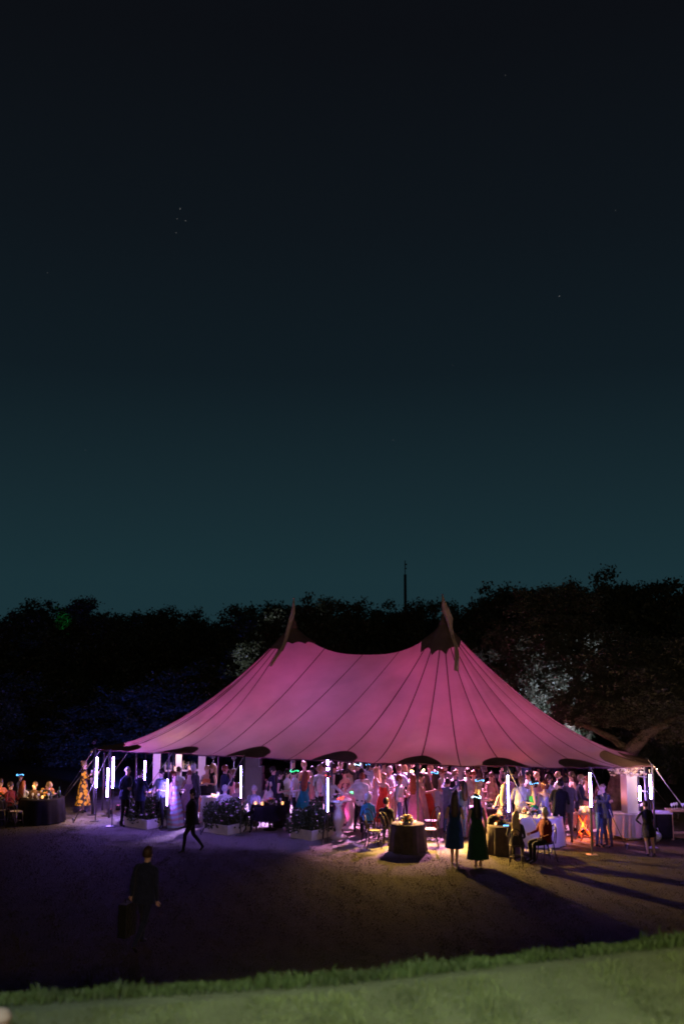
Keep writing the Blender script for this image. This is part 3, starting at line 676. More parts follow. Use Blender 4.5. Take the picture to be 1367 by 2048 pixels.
def leaf_blob(name, n, rx, ry, rz, leaf, m, seed, zoff=0, dome=True):
    r = np.random.default_rng(seed); u = r.normal(size=(n, 3)); u /= np.linalg.norm(u, axis=1)[:, None]
    if dome: u[:, 2] = np.abs(u[:, 2])*1.0-.12
    Pp = u*np.array([rx, ry, rz])*(r.uniform(.25, 1, n)**.45)[:, None]*(1+.16*np.sin(u[:, :1]*7+seed)); Pp[:, 2] += zoff
    a = r.normal(size=(n, 3)); a /= np.linalg.norm(a, axis=1)[:, None]; c = r.normal(size=(n, 3)); c -= (a*c).sum(1)[:, None]*a; c /= np.linalg.norm(c, axis=1)[:, None]
    sz = leaf*r.uniform(.5, 1.3, n)[:, None]; V = np.stack([Pp-a*sz, Pp+c*sz*.5, Pp+a*sz, Pp-c*sz*.5], 1).reshape(-1, 3); i0 = np.arange(n)*4
    return np_mesh(name, V, np.stack([i0, i0+1, i0+2, i0+3], 1), m)
def dome_spots(n, rx, ry, rz, zoff, seed, lo=.0):
    r = random.Random(seed); res = []
    for _ in range(n):
        a = r.uniform(0, 2*PI); z = r.uniform(lo, 1); q = math.sqrt(1-z*z); k = r.uniform(.85, 1.08); res.append((rx*q*math.cos(a)*k, ry*q*math.sin(a)*k, zoff+rz*z*k))
    return res
def bouquet(loc, rr, cols, label, seed, vase='glass', vh=.07, nb=8):
    t = thing('flower_arrangement', label, 'flowers', loc, 0, 'flower arrangements on tables')
    b = MB(); b.lathe([(.05, 0), (.065, vh*.5), (.055, vh)], 12); b.build('vase', vase, t)
    link('foliage', leaf_blob('foliage', 260, rr, rr, rr*.95, .035, 'leaf_planter', seed, vh*.7), t)
    for i, c in enumerate(cols): link('blossoms', petals_mesh('blossoms', nb, dome_spots(nb, rr*.95, rr*.95, rr*.95, vh*.8, seed*7+i), .034, c, seed+i), t)
    return t
candle_me = None
def candle(loc, label, group, s=1.0):
    t = thing('votive_candle', label, 'candle', loc, 0, group)
    b = MB(); b.lathe([(.026*s, 0), (.03*s, .035*s), (.033*s, .07*s)], 10, cap=False); b.lathe([(.001, .002), (.026*s, .002)], 10, cap=False); b.build('holder', 'glass', t)
    b = MB(); b.ell((0, 0, .038*s), (.020*s, .020*s, .032*s), nu=7, nv=5); b.build('flame', 'flame', t); return t
def glassware(loc, label, group, h=.13, r=.03, stem=True):
    b = MB()
    if stem: b.lathe([(r*.9, 0), (r*.9, .004), (.005, .01), (.005, h*.45), (r*.8, h*.6), (r, h*.8), (r*.8, h)], 9, cap=False)
    else: b.lathe([(.001, 0), (r*.8, 0), (r, h)], 9, cap=False)
    o = b.build('drinking_glass', 'glass', None, loc=loc); return tag(o, label, 'glass', group)
def bottle(loc, label, group, m='bottle_green', h=.30):
    b = MB(); b.lathe([(.001, 0), (.037, 0), (.037, h*.6), (.014, h*.75), (.014, h), (.001, h)], 10, cap=False); return tag(b.build('bottle', m, None, loc=loc), label, 'bottle', group)

# --- small dark table in front of the tent, with flowers, candles and chairs
tp = round_table(815, 1647, .43, .72, 'cloth_brown', 'small round table under a dark brown cloth on the lawn', 'dark brown floor length cloth with amber lit top on small table', seed=1)
bouquet(tp+Vector((-.03, .04, 0)), .16, ('petal_orange', 'petal_yellow', 'petal_white'), 'orange and cream flower arrangement on the small brown table', 3)
for dx, dy in ((-.19, -.16), (.17, -.12), (.20, .05)): candle(tp+Vector((dx, dy, 0)), 'votive candle next to the flowers on the small brown table', 'candles on the small brown table')
for dx, dy in ((-.27, .05), (-.1, .2), (.12, .22)): glassware(tp+Vector((dx, dy, 0)), 'wine glass on the small brown table', 'glasses on the small brown table')
chair(G(747, 1697), R(100), 'empty dark bentwood chair beside the small brown table, nearer the seated woman in blue')
chair(G(768, 1690), R(140), 'empty dark bentwood chair turned against the small brown table')
chair(G(860, 1694), R(-95), 'empty dark bentwood chair beside the small brown table, nearer the blue dress')
chair(G(862, 1676), R(-140), 'empty dark bentwood chair with its back to the dark pole behind the brown table')
# --- table with the black coat
tp2 = round_table(1006, 1650, .42, .72, 'cloth_brown', 'small round table between the black coat and the woman with long blond hair', 'brown cloth with amber lit top on table beside black coat', seed=4)
bouquet(tp2+Vector((-.10, .14, 0)), .20, ('petal_orange', 'petal_red', 'petal_yellow'), 'large orange and red flower arrangement on table beside the black coat', 8, nb=12)
candle(tp2+Vector((-.22, -.1, 0)), 'votive candle on the table beside the black coat', 'candles beside the black coat')
for k in range(5):
    b = MB(); b.ell((0, 0, .015), (.017, .017, .015)); o = b.build('glow_bead', 'led_blue', None, loc=tp2+Vector((-.02+k*.05, -.22+.01*(k % 2), 0))); tag(o, 'blue glowing bead lying on the table beside the black coat', 'light bead', 'blue beads on the table')
cp = G(991, 1702); cc = chair(cp, R(180), 'bentwood chair hidden under a draped black coat')
b = MB(); vs = []; n = 28
for j, (z, rx, ry, oy) in enumerate(((.96, .06, .05, -.2), (.94, .17, .09, -.2), (.86, .23, .13, -.19), (.62, .26, .19, -.15), (.40, .27, .26, -.08), (.12, .29, .28, -.06), (.015, .30, .28, -.06))):
    for k in range(n):
        a = 2*PI*k/n; f = 1+.07*math.sin(a*7+j*.4)*(j/6); vs.append((rx*f*math.cos(a), oy+ry*f*math.sin(a), z))
b.add(vs, [(j*n+k, (j+1)*n+k, (j+1)*n+(k+1) % n, j*n+(k+1) % n) for j in range(6) for k in range(n)] + [tuple(range(n))])
tag(b.build('draped_coat', 'fab_black', None, loc=(cp.x, cp.y, 0)), 'black coat draped over a chair to the ground', 'coat')
# --- pale table by the red jacket
tp3 = round_table(1078, 1632, .62, .75, 'cloth_white', 'round table under a white cloth beside the red jacket', 'white cloth on round table with pink flowers', seed=2)
bouquet(tp3+Vector((-.26, .05, 0)), .21, ('petal_pink', 'petal_white', 'petal_orange', 'petal_white'), 'pink and cream flower arrangement on the white cloth', 13, nb=12)
for dx, dy in ((-.44, -.24), (-.05, -.28), (-.2, -.38)): candle(tp3+Vector((dx, dy, 0)), 'votive candle in front of the pink flowers', 'candles on the white cloth')
chair(G(1062, 1682), R(165), 'bentwood chair standing between the blond woman and the red jacket')
chair(G(1122, 1667), R(-130), 'pale lit bentwood chair behind the man in the red jacket')
# --- dark table in the tent, in front of the woman with the blue crown
tp4 = round_table(990, 1614, .52, .75, 'cloth_dark', 'round table under a dark navy cloth behind the green dress', 'dark navy cloth on the table behind the green dress', seed=3)
bouquet(tp4+Vector((-.12, .1, 0)), .17, ('petal_white', 'petal_yellow'), 'pale green and white flowers on the dark navy cloth', 15)
for dx, dy in ((.1, -.2), (.25, .0), (-.1, -.3)): candle(tp4+Vector((dx, dy, 0)), 'votive candle on the dark navy cloth', 'candles on the navy cloth')
for dx, dy in ((.02, -.33), (.3, -.18), (-.3, -.1), (.33, .15)): glassware(tp4+Vector((dx, dy, 0)), 'wine glass on the dark navy cloth', 'glasses on the navy cloth')
# --- pale table behind the blue dress
tp5 = round_table(930, 1614, .34, .78, 'cloth_lilac', 'small lilac clothed table behind the blue dress', 'lilac cloth on the small table behind the blue dress', seed=6)
bouquet(tp5+Vector((-.03, .05, 0)), .16, ('petal_white', 'petal_dried'), 'dried pale flowers on the small lilac table', 18)
# --- inner tables towards the bar
tp6 = round_table(540, 1608, .55, .75, 'cloth_dark', 'round candlelit table in front of the loudspeakers', 'dark violet cloth on the candlelit table by the loudspeakers', drop=.42, seed=7)
for dx, dy in ((-.42, -.2), (-.22, -.28), (.38, -.22), (.05, .1)): candle(tp6+Vector((dx, dy, 0)), 'bright votive candle on the table in front of the loudspeakers', 'candles in front of the loudspeakers', 1.25)
bouquet(tp6+Vector((.02, -.05, 0)), .13, ('petal_orange', 'petal_pink'), 'low peach flower arrangement between candles near the loudspeakers', 21)
for dx, dy in ((-.3, .1), (.2, -.3), (.3, .2)): glassware(tp6+Vector((dx, dy, 0)), 'wine glass on the table in front of the loudspeakers', 'glasses in front of the loudspeakers')
tp7 = round_table(443, 1591, .60, .75, 'cloth_white', 'round white table behind the middle planter', 'white cloth on round table behind the middle planter', seed=9)
for dx, dy in ((-.25, -.32), (-.18, -.38)): candle(tp7+Vector((dx, dy, 0)), 'votive candle on the white table behind the middle planter', 'candles behind the middle planter', 1.2)
for dx, dy in ((-.1, -.2), (.1, -.3), (.25, -.1), (-.3, .1), (.0, .3), (.35, .15)): glassware(tp7+Vector((dx, dy, 0)), 'wine glass on the white table behind the middle planter', 'glasses behind the middle planter')
tp8 = round_table(340, 1586, .50, .78, 'cloth_lilac', 'round pink lit table in front of the bar shelf', 'pale lilac cloth on the table in front of the bar shelf', seed=12)
for dx, dy in ((-.2, -.2), (0, -.3), (.2, -.1), (.1, .2)): glassware(tp8+Vector((dx, dy, 0)), 'wine glass on the table in front of the bar shelf', 'glasses in front of the bar shelf')
candle(AT(300, 1586, 32), 'candle on the wooden bar crates', 'candles on the bar crates', 1.3)
tp9 = round_table(414, 1567, .30, 1.08, 'cloth_dark', 'tall round bar table between the two blond women', 'dark short cloth on the tall bar table of the blond women', drop=.25, seed=14, name='bar_table')
for dx, dy in ((-.15, -.1), (.0, -.2), (.15, -.08)): candle(tp9+Vector((dx, dy, 0)), 'candle on the tall bar table', 'candles on the tall bar table')
for dx, dy in ((-.05, .05), (.12, .12), (.2, 0)): glassware(tp9+Vector((dx, dy, 0)), 'tumbler on the tall bar table', 'glasses on the tall bar table', .14, .035, False)
# --- turned pale cocktail tables
def pedestal_table(px, ybase, h, label, rr=.37):
    p = G(px, ybase-4); t = thing('cocktail_table', label, 'table', (p.x, p.y, 0), 0, 'turned cocktail tables')
    b = MB(); b.lathe([(.24, 0), (.24, .05), (.19, .08), (.13, .12), (.09, .17), (.085, .24), (.125, .36), (.165, .52), (.165, .62), (.12, .74), (.08, .82), (.075, .88), (.12, .93), (.13, h-.05)], 20); b.build('pedestal', 'pedestal', t)
    b = MB(); b.lathe([(.13, h-.06), (rr-.03, h-.05), (rr, h-.03), (rr, h-.008), (rr-.015, h)], 28); b.build('tabletop', 'pedestal', t); return Vector((p.x, p.y, h+.002))
q1 = pedestal_table(677, 1681, 1.08, 'pale turned cocktail table next to the last planter, in front of its twin')
q2 = pedestal_table(700, 1664, 1.06, 'pale turned cocktail table with a green light on it, behind its twin')
for dx, dy in ((-.2, -.1), (-.1, .12), (-.25, .05), (0, -.2), (.1, .1), (-.02, .22)): glassware(q1+Vector((dx, dy, 0)), 'wine glass on the front turned cocktail table', 'glasses on the turned tables')
for dx, dy in ((-.2, .1), (.2, .1), (-.05, -.2)): glassware(q2+Vector((dx, dy, 0)), 'wine glass on the rear turned cocktail table', 'glasses on the rear turned table')
bouquet(q1+Vector((-.05, .05, 0)), .10, ('petal_pink', 'petal_white'), 'small pink flowers among glasses on the turned cocktail table', 31)
for nm, m, px, py, d in (('green', 'led_green', 690, 1590, q2.y-.1), ('red', 'led_red', 677, 1588, q1.y)):
    b = MB(); [b.ell((dx, 0, .03+dz), (.03, .03, .022)) for dx, dz in ((-.06, 0), (0, .02), (.06, .0), (.09, .05))]
    o = b.build('glow_toy', m, None, loc=((q2 if nm == 'green' else q1)+Vector((.04, -.12, -.005)))); tag(o, nm+' glowing party light lying on a turned cocktail table', 'party light')
b = MB(); b.box((0, 0, .022), (.46, .30, .05)); tag(b.build('serving_tray', 'wood_warm', None, smooth=False, loc=q2+Vector((.34, .05, 0))), 'flat wooden tray pushed over the edge of the rear cocktail table', 'tray')

# --- planters
def planter(pc, pl, pr, hb, fw, fh, label, seed):
    """pc: near bottom corner, pl / pr: far bottom corners (pixels)"""
    c, l, r = G(*pc), G(*pl), G(*pr); 
    u = (l-c); v = (r-c); 
    t = thing('flower_planter', label, 'planter', (c.x, c.y, 0), 0, 'white flower boxes in front of the tent')
    th = .03; cen_ = (u+v)/2
    def wall(a, b_, nm):
        d = (b_-a); n = Vector((-d.y, d.x, 0)).normalized(); n = n if n.dot(cen_-a) > 0 else -n
        m = MB(); q = [a, b_, b_+n*th, a+n*th]; m.add([(p.x, p.y, .004) for p in q]+[(p.x, p.y, hb) for p in q], [(0, 1, 2, 3), (4, 5, 6, 7), (0, 1, 5, 4), (1, 2, 6, 5), (2, 3, 7, 6), (3, 0, 4, 7)]); m.build(nm, 'wood_crate', t, smooth=False)
    o = Vector((0, 0, 0)); e = u.normalized()*.002
    wall(o, u, 'side_board'); wall(o+v.normalized()*.031*0, v, 'side_board'); wall(u+v, u, 'side_board'); wall(u+v, v, 'side_board')
    m = MB(); q = [o, u, u+v, v]; q = [cen_+(p-cen_)*.93 for p in q]; m.add([(p.x, p.y, hb-.04) for p in q], [(0, 1, 2, 3)]); m.build('soil', 'soil_bank', t)
    me = leaf_blob('foliage', 2600, fw/2, fw*.34, fh, .055, 'leaf_planter', seed, hb*.92); f = link('foliage', me, t); f.location = cen_; f.rotation_euler = (0, 0, math.atan2((v-u).y, (v-u).x))
    for i, (cl, n) in enumerate((('petal_white', 34), ('petal_pink', 20))):
        bo = link('blossoms', petals_mesh('blossoms', n, dome_spots(n, fw*.5, fw*.36, fh*1.0, hb*.9, seed*3+i, -.1), .032, cl, seed+i), t); bo.location = cen_; bo.rotation_euler = f.rotation_euler
    # trailing stems
    b = MB(); r_ = random.Random(seed)
    for k in range(16):
        a = r_.uniform(0, 2*PI); l_ = r_.uniform(.3, .5); p0 = Vector((math.cos(a)*fw*.3, math.sin(a)*fw*.2, hb)); b.tube([p0, p0+Vector((math.cos(a)*.15, math.sin(a)*.12, .3*l_)), p0+Vector((math.cos(a)*.35, math.sin(a)*.25, fh*r_.uniform(.4, 1.0)))], .005, 4)
    st = b.build('stems', 'leaf_planter', t); st['kind'] = 'stuff'; st.location = cen_; st.rotation_euler = f.rotation_euler
    return t
planter((294, 1660), (247, 1652), (346, 1650), .27, 1.6, .78, 'white flower box in front of the bald man in the dark suit', 5)
planter((455, 1672), (406, 1664), (501, 1661), .27, 1.6, .78, 'white flower box behind the walking man in black', 6)
planter((623, 1683), (580, 1675), (668, 1672), .27, 1.5, .80, 'white flower box next to the pale turned cocktail tables', 7)

# --- bar: shelf unit, bottles, crates
sp = AT(358, 1560, 34.6); bs = thing('bar_shelf', 'tall white bar shelf unit with two open bays', 'shelf', (sp.x, 34.6, 0), R(8))
Wd = 1.5; Hh = 2.05
for x, nm in ((-Wd/2, 'upright'), (-.02, 'upright'), (Wd/2, 'upright')):
    b = MB(); b.box((x, 0, Hh/2), (.20 if x < 0 and x > -.1 else .24, .30, Hh)); b.build(nm, 'white_paint', bs, smooth=False)
for z in (.30, .78, 1.27, 2.03): 
    b = MB(); b.box((0, .003, z), (Wd-.02, .28, .045)); b.build('shelf_board', 'white_paint', bs, smooth=False)
b = MB(); b.box((0, 0, 2.085), (Wd+.34, .36, .05)); b.build('cornice', 'white_paint', bs, smooth=False)
rm = Matrix.Rotation(R(8), 3, 'Z')
for i, x in enumerate((-.60, -.50, -.42, -.30, -.20, .15, .24, .33, .45, .55)):
    p = Vector((sp.x, 34.6, 0)) + rm @ Vector((x*.93, -.05, 1.295)); bottle(p, 'bottle standing on the white bar shelf', 'bottles on the bar shelf', ('bottle_green', 'bottle_clear')[i % 2], .24+.03*(i % 3))
for x in (-.15, .36, .5): candle(Vector((sp.x, 34.6, 0)) + rm @ Vector((x, -.10, 1.295)), 'candle burning on the white bar shelf', 'candles on the bar shelf', 1.5)
lamp('shelf_light', 'POINT', Vector((sp.x, 34.05, 1.75)), 12, (1, .62, .42), size=.08)
for k, (px, py, w) in enumerate(((293, 1600, .34), (292, 1586, .30))):
    p = AT(px, py, 32.1); cr = thing('bottle_crate', ('lower wooden crate stacked beside the bar shelf', 'upper wooden crate with a white cloth beside the bar shelf')[k], 'crate', (p.x, 32.1, (.0, .352)[k]), R(10*k))
    for sx, sy, wx, wy in ((0, -.15, w, .02), (0, .15, w, .02), (-w/2+.01, 0, .02, .28), (w/2-.01, 0, .02, .28)):
        b = MB(); b.box((sx, sy, .175), (wx, wy, .35)); b.build('side_board', 'wood_warm', cr, smooth=False)
    b = MB(); b.box((0, 0, .02), (w-.05, .27, .03)); b.build('bottom_board', 'wood_warm', cr, smooth=False)
b = MB(); b.box((0, 0, .012), (.40, .34, .022)); tag(b.build('folded_cloth', 'cloth_white', None, smooth=False, loc=(AT(292, 1580, 32.1).x, 32.1, .703)), 'white folded cloth on the upper wooden crate', 'cloth')

# --- loudspeakers
for k, (px, z0, w, h) in enumerate(((508, 0, .62, .62), (508, .622, .62, .62), (506, 1.244, .52, .66))):
    p = AT(px, 1560, 36.2); s = thing('loudspeaker', ('black bass cabinet at the bottom of the loudspeaker stack', 'black bass cabinet in the middle of the loudspeaker stack', 'narrower black speaker on top of the loudspeaker stack')[k], 'loudspeaker', (p.x, 36.2, z0), R(-8))
    b = MB(); b.box((0, 0, h/2), (w, .55, h)); b.build('cabinet', 'black_gear', s, smooth=False)
    b = MB(); b.box((0, -.285, h/2), (w-.08, .015, h-.08)); b.build('grille', 'grille', s, smooth=False)
    b = MB(); b.box((w/2+.012, 0, h*.6), (.02, .16, .05)); b.build('handle', 'chrome', s, smooth=False)

# --- band gear behind the crowd
def mic_stand(px, d, h, label):
    x = AT(px, 1560, d).x; t = thing('microphone_stand', label, 'microphone stand', (x, d, 0))
    b = MB(); b.lathe([(.13, 0), (.13, .015), (.02, .03)], 12); b.build('base', 'black_gear', t)
    b = MB(); b.tube([(0, 0, .02), (0, 0, h)], .011, 6); b.build('pole', 'chrome', t)
    b = MB(); b.tube([(0, 0, h-.02), (-.05, -.14, h+.06)], [.012, .012], 6); b.ell((-.055, -.16, h+.07), (.025, .025, .03)); b.build('microphone', 'grille', t)
mic_stand(947, 34.6, 1.32, 'chrome microphone stand next to the singer in the brown dress'); mic_stand(1085, 34.2, 1.25, 'microphone stand near the thick oak trunk'); mic_stand(1000, 34.8, 1.2, 'microphone stand in front of the keyboard')
kb = AT(1005, 1551, 34.0); t = thing('keyboard', 'electric keyboard on an X shaped stand with the band', 'keyboard', (kb.x, 34.0, 0), R(-12))
zz = kb.z-.03
b = MB(); b.box((0, 0, zz), (1.15, .32, .09)); b.build('body', 'black_gear', t, smooth=False); b = MB(); b.box((0, .06, zz+.05), (1.05, .14, .012)); b.build('keys', 'paper', t, smooth=False)
for s in (-1, 1): b = MB(); b.tube([(-.40*s, .02*s, 0), (.40*s, .02*s, zz-.045)], .018, 6); b.build('leg', 'chrome', t)
ms = AT(925, 1565, 32.6); t = thing('music_stand', 'black music stand with a wide desk in front of the band', 'music stand', (ms.x, 32.6, 0))
b = MB(); b.box((0, 0, 1.0), (.52, .03, .36), rot=('X', R(-20))); b.build('desk', 'black_gear', t, smooth=False); b = MB(); b.tube([(0, .02, .05), (0, .02, .95)], .014, 6); b.build('pole', 'black_gear', t)
for k in range(3): a = 2*PI*k/3; b = MB(); b.tube([(0, .02, .14), (.26*math.cos(a), .26*math.sin(a), .01)], .01, 5); b.build('leg', 'black_gear', t)
dk = AT(1115, 1570, 34.0); t = thing('mixing_desk', 'small pale desk with sound equipment near the oak trunk', 'desk', (dk.x, 34.0, 0))
b = MB(); b.box((0, 0, .86), (.95, .5, .04)); b.build('tabletop', 'white_paint', t, smooth=False)
for sx in (-1, 1):
    for sy in (-1, 1): b = MB(); b.box((sx*.43, sy*.2, .42), (.04, .04, .84)); b.build('leg', 'pole_steel', t, smooth=False)
b = MB(); b.box((.05, 0, .945), (.6, .35, .12)); tag(b.build('mixer', 'black_gear', None, smooth=False, loc=(dk.x, 34.0, 0)), 'black sound mixer on the pale desk', 'mixer')
drm = AT(930, 1548, 35.6); t = thing('drum_kit', 'small drum kit with a cymbal at the back of the band', 'drums', (drm.x, 35.6, 0))
b = MB(); b.tube([(0, -.2, .30), (0, .2, .30)], .28, 18); b.build('bass_drum', 'fab_burgundy', t); b = MB(); b.lathe([(.17, .55), (.17, .75)], 16, c=(.38, -.05, 0)); b.build('snare_drum', 'chrome', t)
b = MB(); b.lathe([(.02, 1.26), (.24, 1.22), (.245, 1.215)], 20, c=(.45, .1, 0)); b.build('cymbal', 'brass', t); b = MB(); b.tube([(.45, .1, 0), (.45, .1, 1.26)], .01, 5); b.tube([(.38, -.05, 0), (.38, -.05, .56)], .02, 5); b.build('stand', 'chrome', t)

# --- service corner on the right
st = G(1170, 1681); t = thing('folding_stand', 'orange lit wooden folding tray stand with crossed legs', 'stand', (st.x, st.y, 0), R(6))
for s in (-1, 1):
    for y in (-.17, .17): b = MB(); b.tube([(-.20*s, y, 0), (.16*s, y+.006*s, .72)], .017, 6); b.build('leg', 'wood_orange', t)
for z, xx in ((.14, 0), (.20, 0)):
    for sx in (-1, 1): b = MB(); b.box((sx*.14, 0, z+.02*sx), (.03, .32, .035)); b.build('rail', 'wood_orange', t, smooth=False)
b = MB(); b.box((0, -.185, .12), (.38, .02, .05)); b.build('rail', 'wood_orange', t, smooth=False)
b = MB(); b.box((0, 0, .735), (.52, .42, .025)); b.build('tray', 'wood_warm', t, smooth=False)
b = MB(); b.lathe([(.001, 0), (.035, 0), (.03, .06), (.05, .12), (.05, .30)], 12, c=(0, 0, 0)); 
for dx, dy in ((-.16, -.1), (-.08, .05), (.05, -.08), (.15, .08), (.17, -.1)): glassware(Vector((st.x+dx, st.y+dy, .75)), 'cup on the orange folding stand', 'cups on the folding stand', .10, .035, False)
for dx, dy in ((-.04, .10), (.03, .12), (.10, .10)): candle(Vector((st.x+dx, st.y+dy, .75)), 'candle on the orange folding stand', 'candles on the folding stand', 2.2)
lamp('stand_candle_light', 'POINT', Vector((st.x-.02, st.y-.05, .38)), 55, (1, .22, .05), size=.08)
cl = G(1243, 1681); t = thing('drinks_table', 'low table of the service corner hidden under a crumpled cloth', 'table', (cl.x+.18, cl.y+.32, 0), R(-4))
b = MB(); b.box((0, 0, .69), (.98, .52, .03)); b.build('tabletop', 'wood_warm', t, smooth=False)
for sx in (-1, 1):
    for sy in (-1, 1): b = MB(); b.box((sx*.44, sy*.21, .34), (.05, .05, .68)); b.build('leg', 'wood_warm', t, smooth=False)
b = MB(); n = 80; vs = []
for j, (g, z) in enumerate(((.0, .712), (.9, .712), (1.0, .708), (1.03, .66), (1.05, .4), (1.07, .18), (1.08, .06))):
    for k in range(n):
        a = 2*PI*k/n; ca, sa = math.cos(a), math.sin(a); q = 1/max(abs(ca)/.51, abs(sa)/.28); fl = (1+.035*math.sin(a*11+.5*j)+.02*math.sin(a*23)) if j > 2 else 1
        zz = z if j < 4 else z + .09*max(0, math.sin(a*2+.9))*(j-3)/3; vs.append((ca*q*g*fl, sa*q*g*fl, zz))
b.add(vs, [(j*n+k, j*n+(k+1) % n, (j+1)*n+(k+1) % n, (j+1)*n+k) for j in range(6) for k in range(n)])
tag(b.build('tablecloth', 'cloth_linen', None, loc=(cl.x+.18, cl.y+.32, 0), rz=R(-4)), 'pale crumpled cloth over the low service table', 'tablecloth')
bx = G(1214, 1677); t = thing('drinks_cooler', 'white plastic drinks cooler beside the crumpled cloth', 'cooler', (bx.x, bx.y+.2, 0), R(12))
b = MB(); b.box((0, 0, .21), (.34, .34, .42)); b.build('body', 'white_paint', t, smooth=False); b = MB(); b.box((0, 0, .44), (.37, .37, .05)); b.build('lid', 'white_paint', t, smooth=False); b = MB(); b.box((0, -.178, .22), (.10, .015, .14)); b.build('handle', 'black_gear', t, smooth=False)
for dx in (-.06, .05): bottle(Vector((bx.x+dx, bx.y+.2, .466)), 'clear bottle on the white cooler', 'bottles on the cooler', 'bottle_clear', .2)
# white flower column and ladder shelf
wc = AT(1258, 1600, 29.4); t = thing('flower_column', 'tall white column beside the couple in navy', 'column', (wc.x, 29.4, 0), R(15))
b = MB(); b.box((0, 0, .90), (.34, .34, 1.72)); b.build('shaft', 'white_paint', t, smooth=False); b = MB(); b.box((0, 0, .025), (.40, .40, .05)); b.build('base', 'white_paint', t, smooth=False); b = MB(); b.box((0, 0, 1.785), (.38, .38, .05)); b.build('capital', 'white_paint', t, smooth=False)
t = thing('dried_flower_spray', 'wide spray of dried pale flowers on top of the white column', 'flowers', (wc.x-.05, 29.4, 1.81))
link('blossoms', petals_mesh('blossoms', 40, dome_spots(40, .48, .35, .34, .0, 77, -.25), .045, 'petal_dried', 5), t); link('blossoms', petals_mesh('blossoms', 26, dome_spots(26, .46, .33, .30, .02, 78, -.2), .04, 'petal_white', 6), t)
link('foliage', leaf_blob('foliage', 240, .40, .3, .3, .05, 'petal_dried', 79, .02), t)
b = MB(); b.lathe([(.09, 0), (.11, .1), (.10, .14)], 12); b.build('vase', 'white_paint', t)
lr = AT(1280, 1600, 29.9); t = thing('ladder_rack', 'white ladder rack with slanting shelves beside the flower column', 'rack', (lr.x, 29.9, 0), R(20))
for x in (-.17, .17): b = MB(); b.box((x, 0, .95), (.03, .03, 1.9)); b.build('upright', 'white_paint', t, smooth=False)
for z in (.45, .85, 1.25, 1.65): b = MB(); b.box((0, -.05, z), (.31, .2, .025), rot=('Y', R(-12 if z < 1 else 8))); b.build('shelf_board', 'white_paint', t, smooth=False)
# dark cart with bags, wooden table with glasses at the right edge
ct = G(1332, 1682); t = thing('service_cart', 'dark draped service cart behind the girl in black', 'cart', (ct.x-.1, ct.y+.3, 0))
b = MB(); b.box((0, 0, .38), (.62, .45, .66)); b.build('body', 'cloth_dark', t, smooth=False); b = MB(); b.box((0, 0, .725), (.66, .48, .03)); b.build('top', 'cloth_lilac', t, smooth=False)
for sx in (-1, 1):
    for sy in (-1, 1): b = MB(); b.tube([(sx*.26-.015, sy*.18, .045), (sx*.26+.015, sy*.18, .045)], .043, 10); b.build('wheel', 'black_gear', t)
b = MB(); b.ell((0, 0, .14), (.16, .13, .14)); b.tube([(-.08, 0, .22), (-.05, 0, .36), (.05, 0, .36), (.08, 0, .22)], .012, 5); tag(b.build('cloth_bag', 'cloth_white', None, loc=(ct.x-.32, ct.y-.12, 0)), 'crumpled white bag on the ground against the dark cart', 'bag')
wt = G(1346, 1681); t = thing('wooden_table', 'plain wooden table with glasses behind the girl in black', 'table', (wt.x+.45, wt.y+.25, 0), 0)
zt = .79
b = MB(); b.box((0, 0, zt), (1.0, .5, .035)); b.build('tabletop', 'wood_warm', t, smooth=False)
for sx in (-1, 1):
    for sy in (-1, 1): b = MB(); b.box((sx*.46, sy*.21, zt/2-.01), (.055, .055, zt-.02)); b.build('leg', 'wood_warm', t, smooth=False)
b = MB(); b.box((0, -.21, .2), (.86, .03, .05)); b.build('stretcher', 'wood_warm', t, smooth=False)
for i in range(9): glassware(Vector((wt.x+.06+.1*i, wt.y+.2+.09*(i % 3), zt+.02)), 'wine glass on the plain wooden table', 'glasses on the wooden table', .17, .038)

# --- outdoor dining tables at the dark end
tq = round_table(84, 1595, .66, .75, 'cloth_dark', 'large round dining table under a black cloth beside the tent', 'long black pleated cloth on the outdoor dining table', seed=21)
bouquet(tq+Vector((.15, .0, 0)), .24, ('petal_orange', 'petal_yellow', 'petal_pink'), 'big orange and yellow arrangement on the black dining cloth', 41, nb=14)
bouquet(tq+Vector((-.35, .25, 0)), .16, ('petal_yellow', 'petal_yellow'), 'small yellow arrangement on the black dining cloth', 44)
bottle(tq+Vector((.50, .1, 0)), 'dark wine bottle on the black dining cloth', 'bottles on the dining table'); bottle(tq+Vector((.56, -.08, 0)), 'dark wine bottle on the black dining cloth', 'bottles on the dining table')
for dx, dy in ((-.2, -.3), (0, -.4), (.3, -.35), (-.4, -.15), (.45, .2), (-.1, .3)): glassware(tq+Vector((dx, dy, 0)), 'wine glass on the black dining cloth', 'glasses on the dining table', .17, .035)
for dx, dy in ((-.1, -.2), (.1, -.3), (-.3, .0)): candle(tq+Vector((dx, dy, 0)), 'candle on the black dining cloth', 'candles on the dining table', 1.2)
lamp('dining_candle_light', 'POINT', tq+Vector((-.2, -.25, .40)), 7, (1, .55, .2), size=.06)
tq2 = round_table(-30, 1598, .7, .75, 'cloth_dark', 'second outdoor dining table cut off by the frame', 'black cloth of the dining table cut off by the frame', seed=25)
for dx, dy in ((.3, -.1), (.45, .1), (.2, -.35)): candle(tq2+Vector((dx, dy, 0)), 'candle on the far dining table', 'candles on the far dining table', 1.6)
bouquet(tq2+Vector((.45, 0, 0)), .16, ('petal_red', 'petal_orange'), 'red and orange flowers on the far dining table', 47)
lamp('far_dining_candle_light', 'POINT', tq2+Vector((.35, -.2, .40)), 7, (1, .5, .18), size=.06)
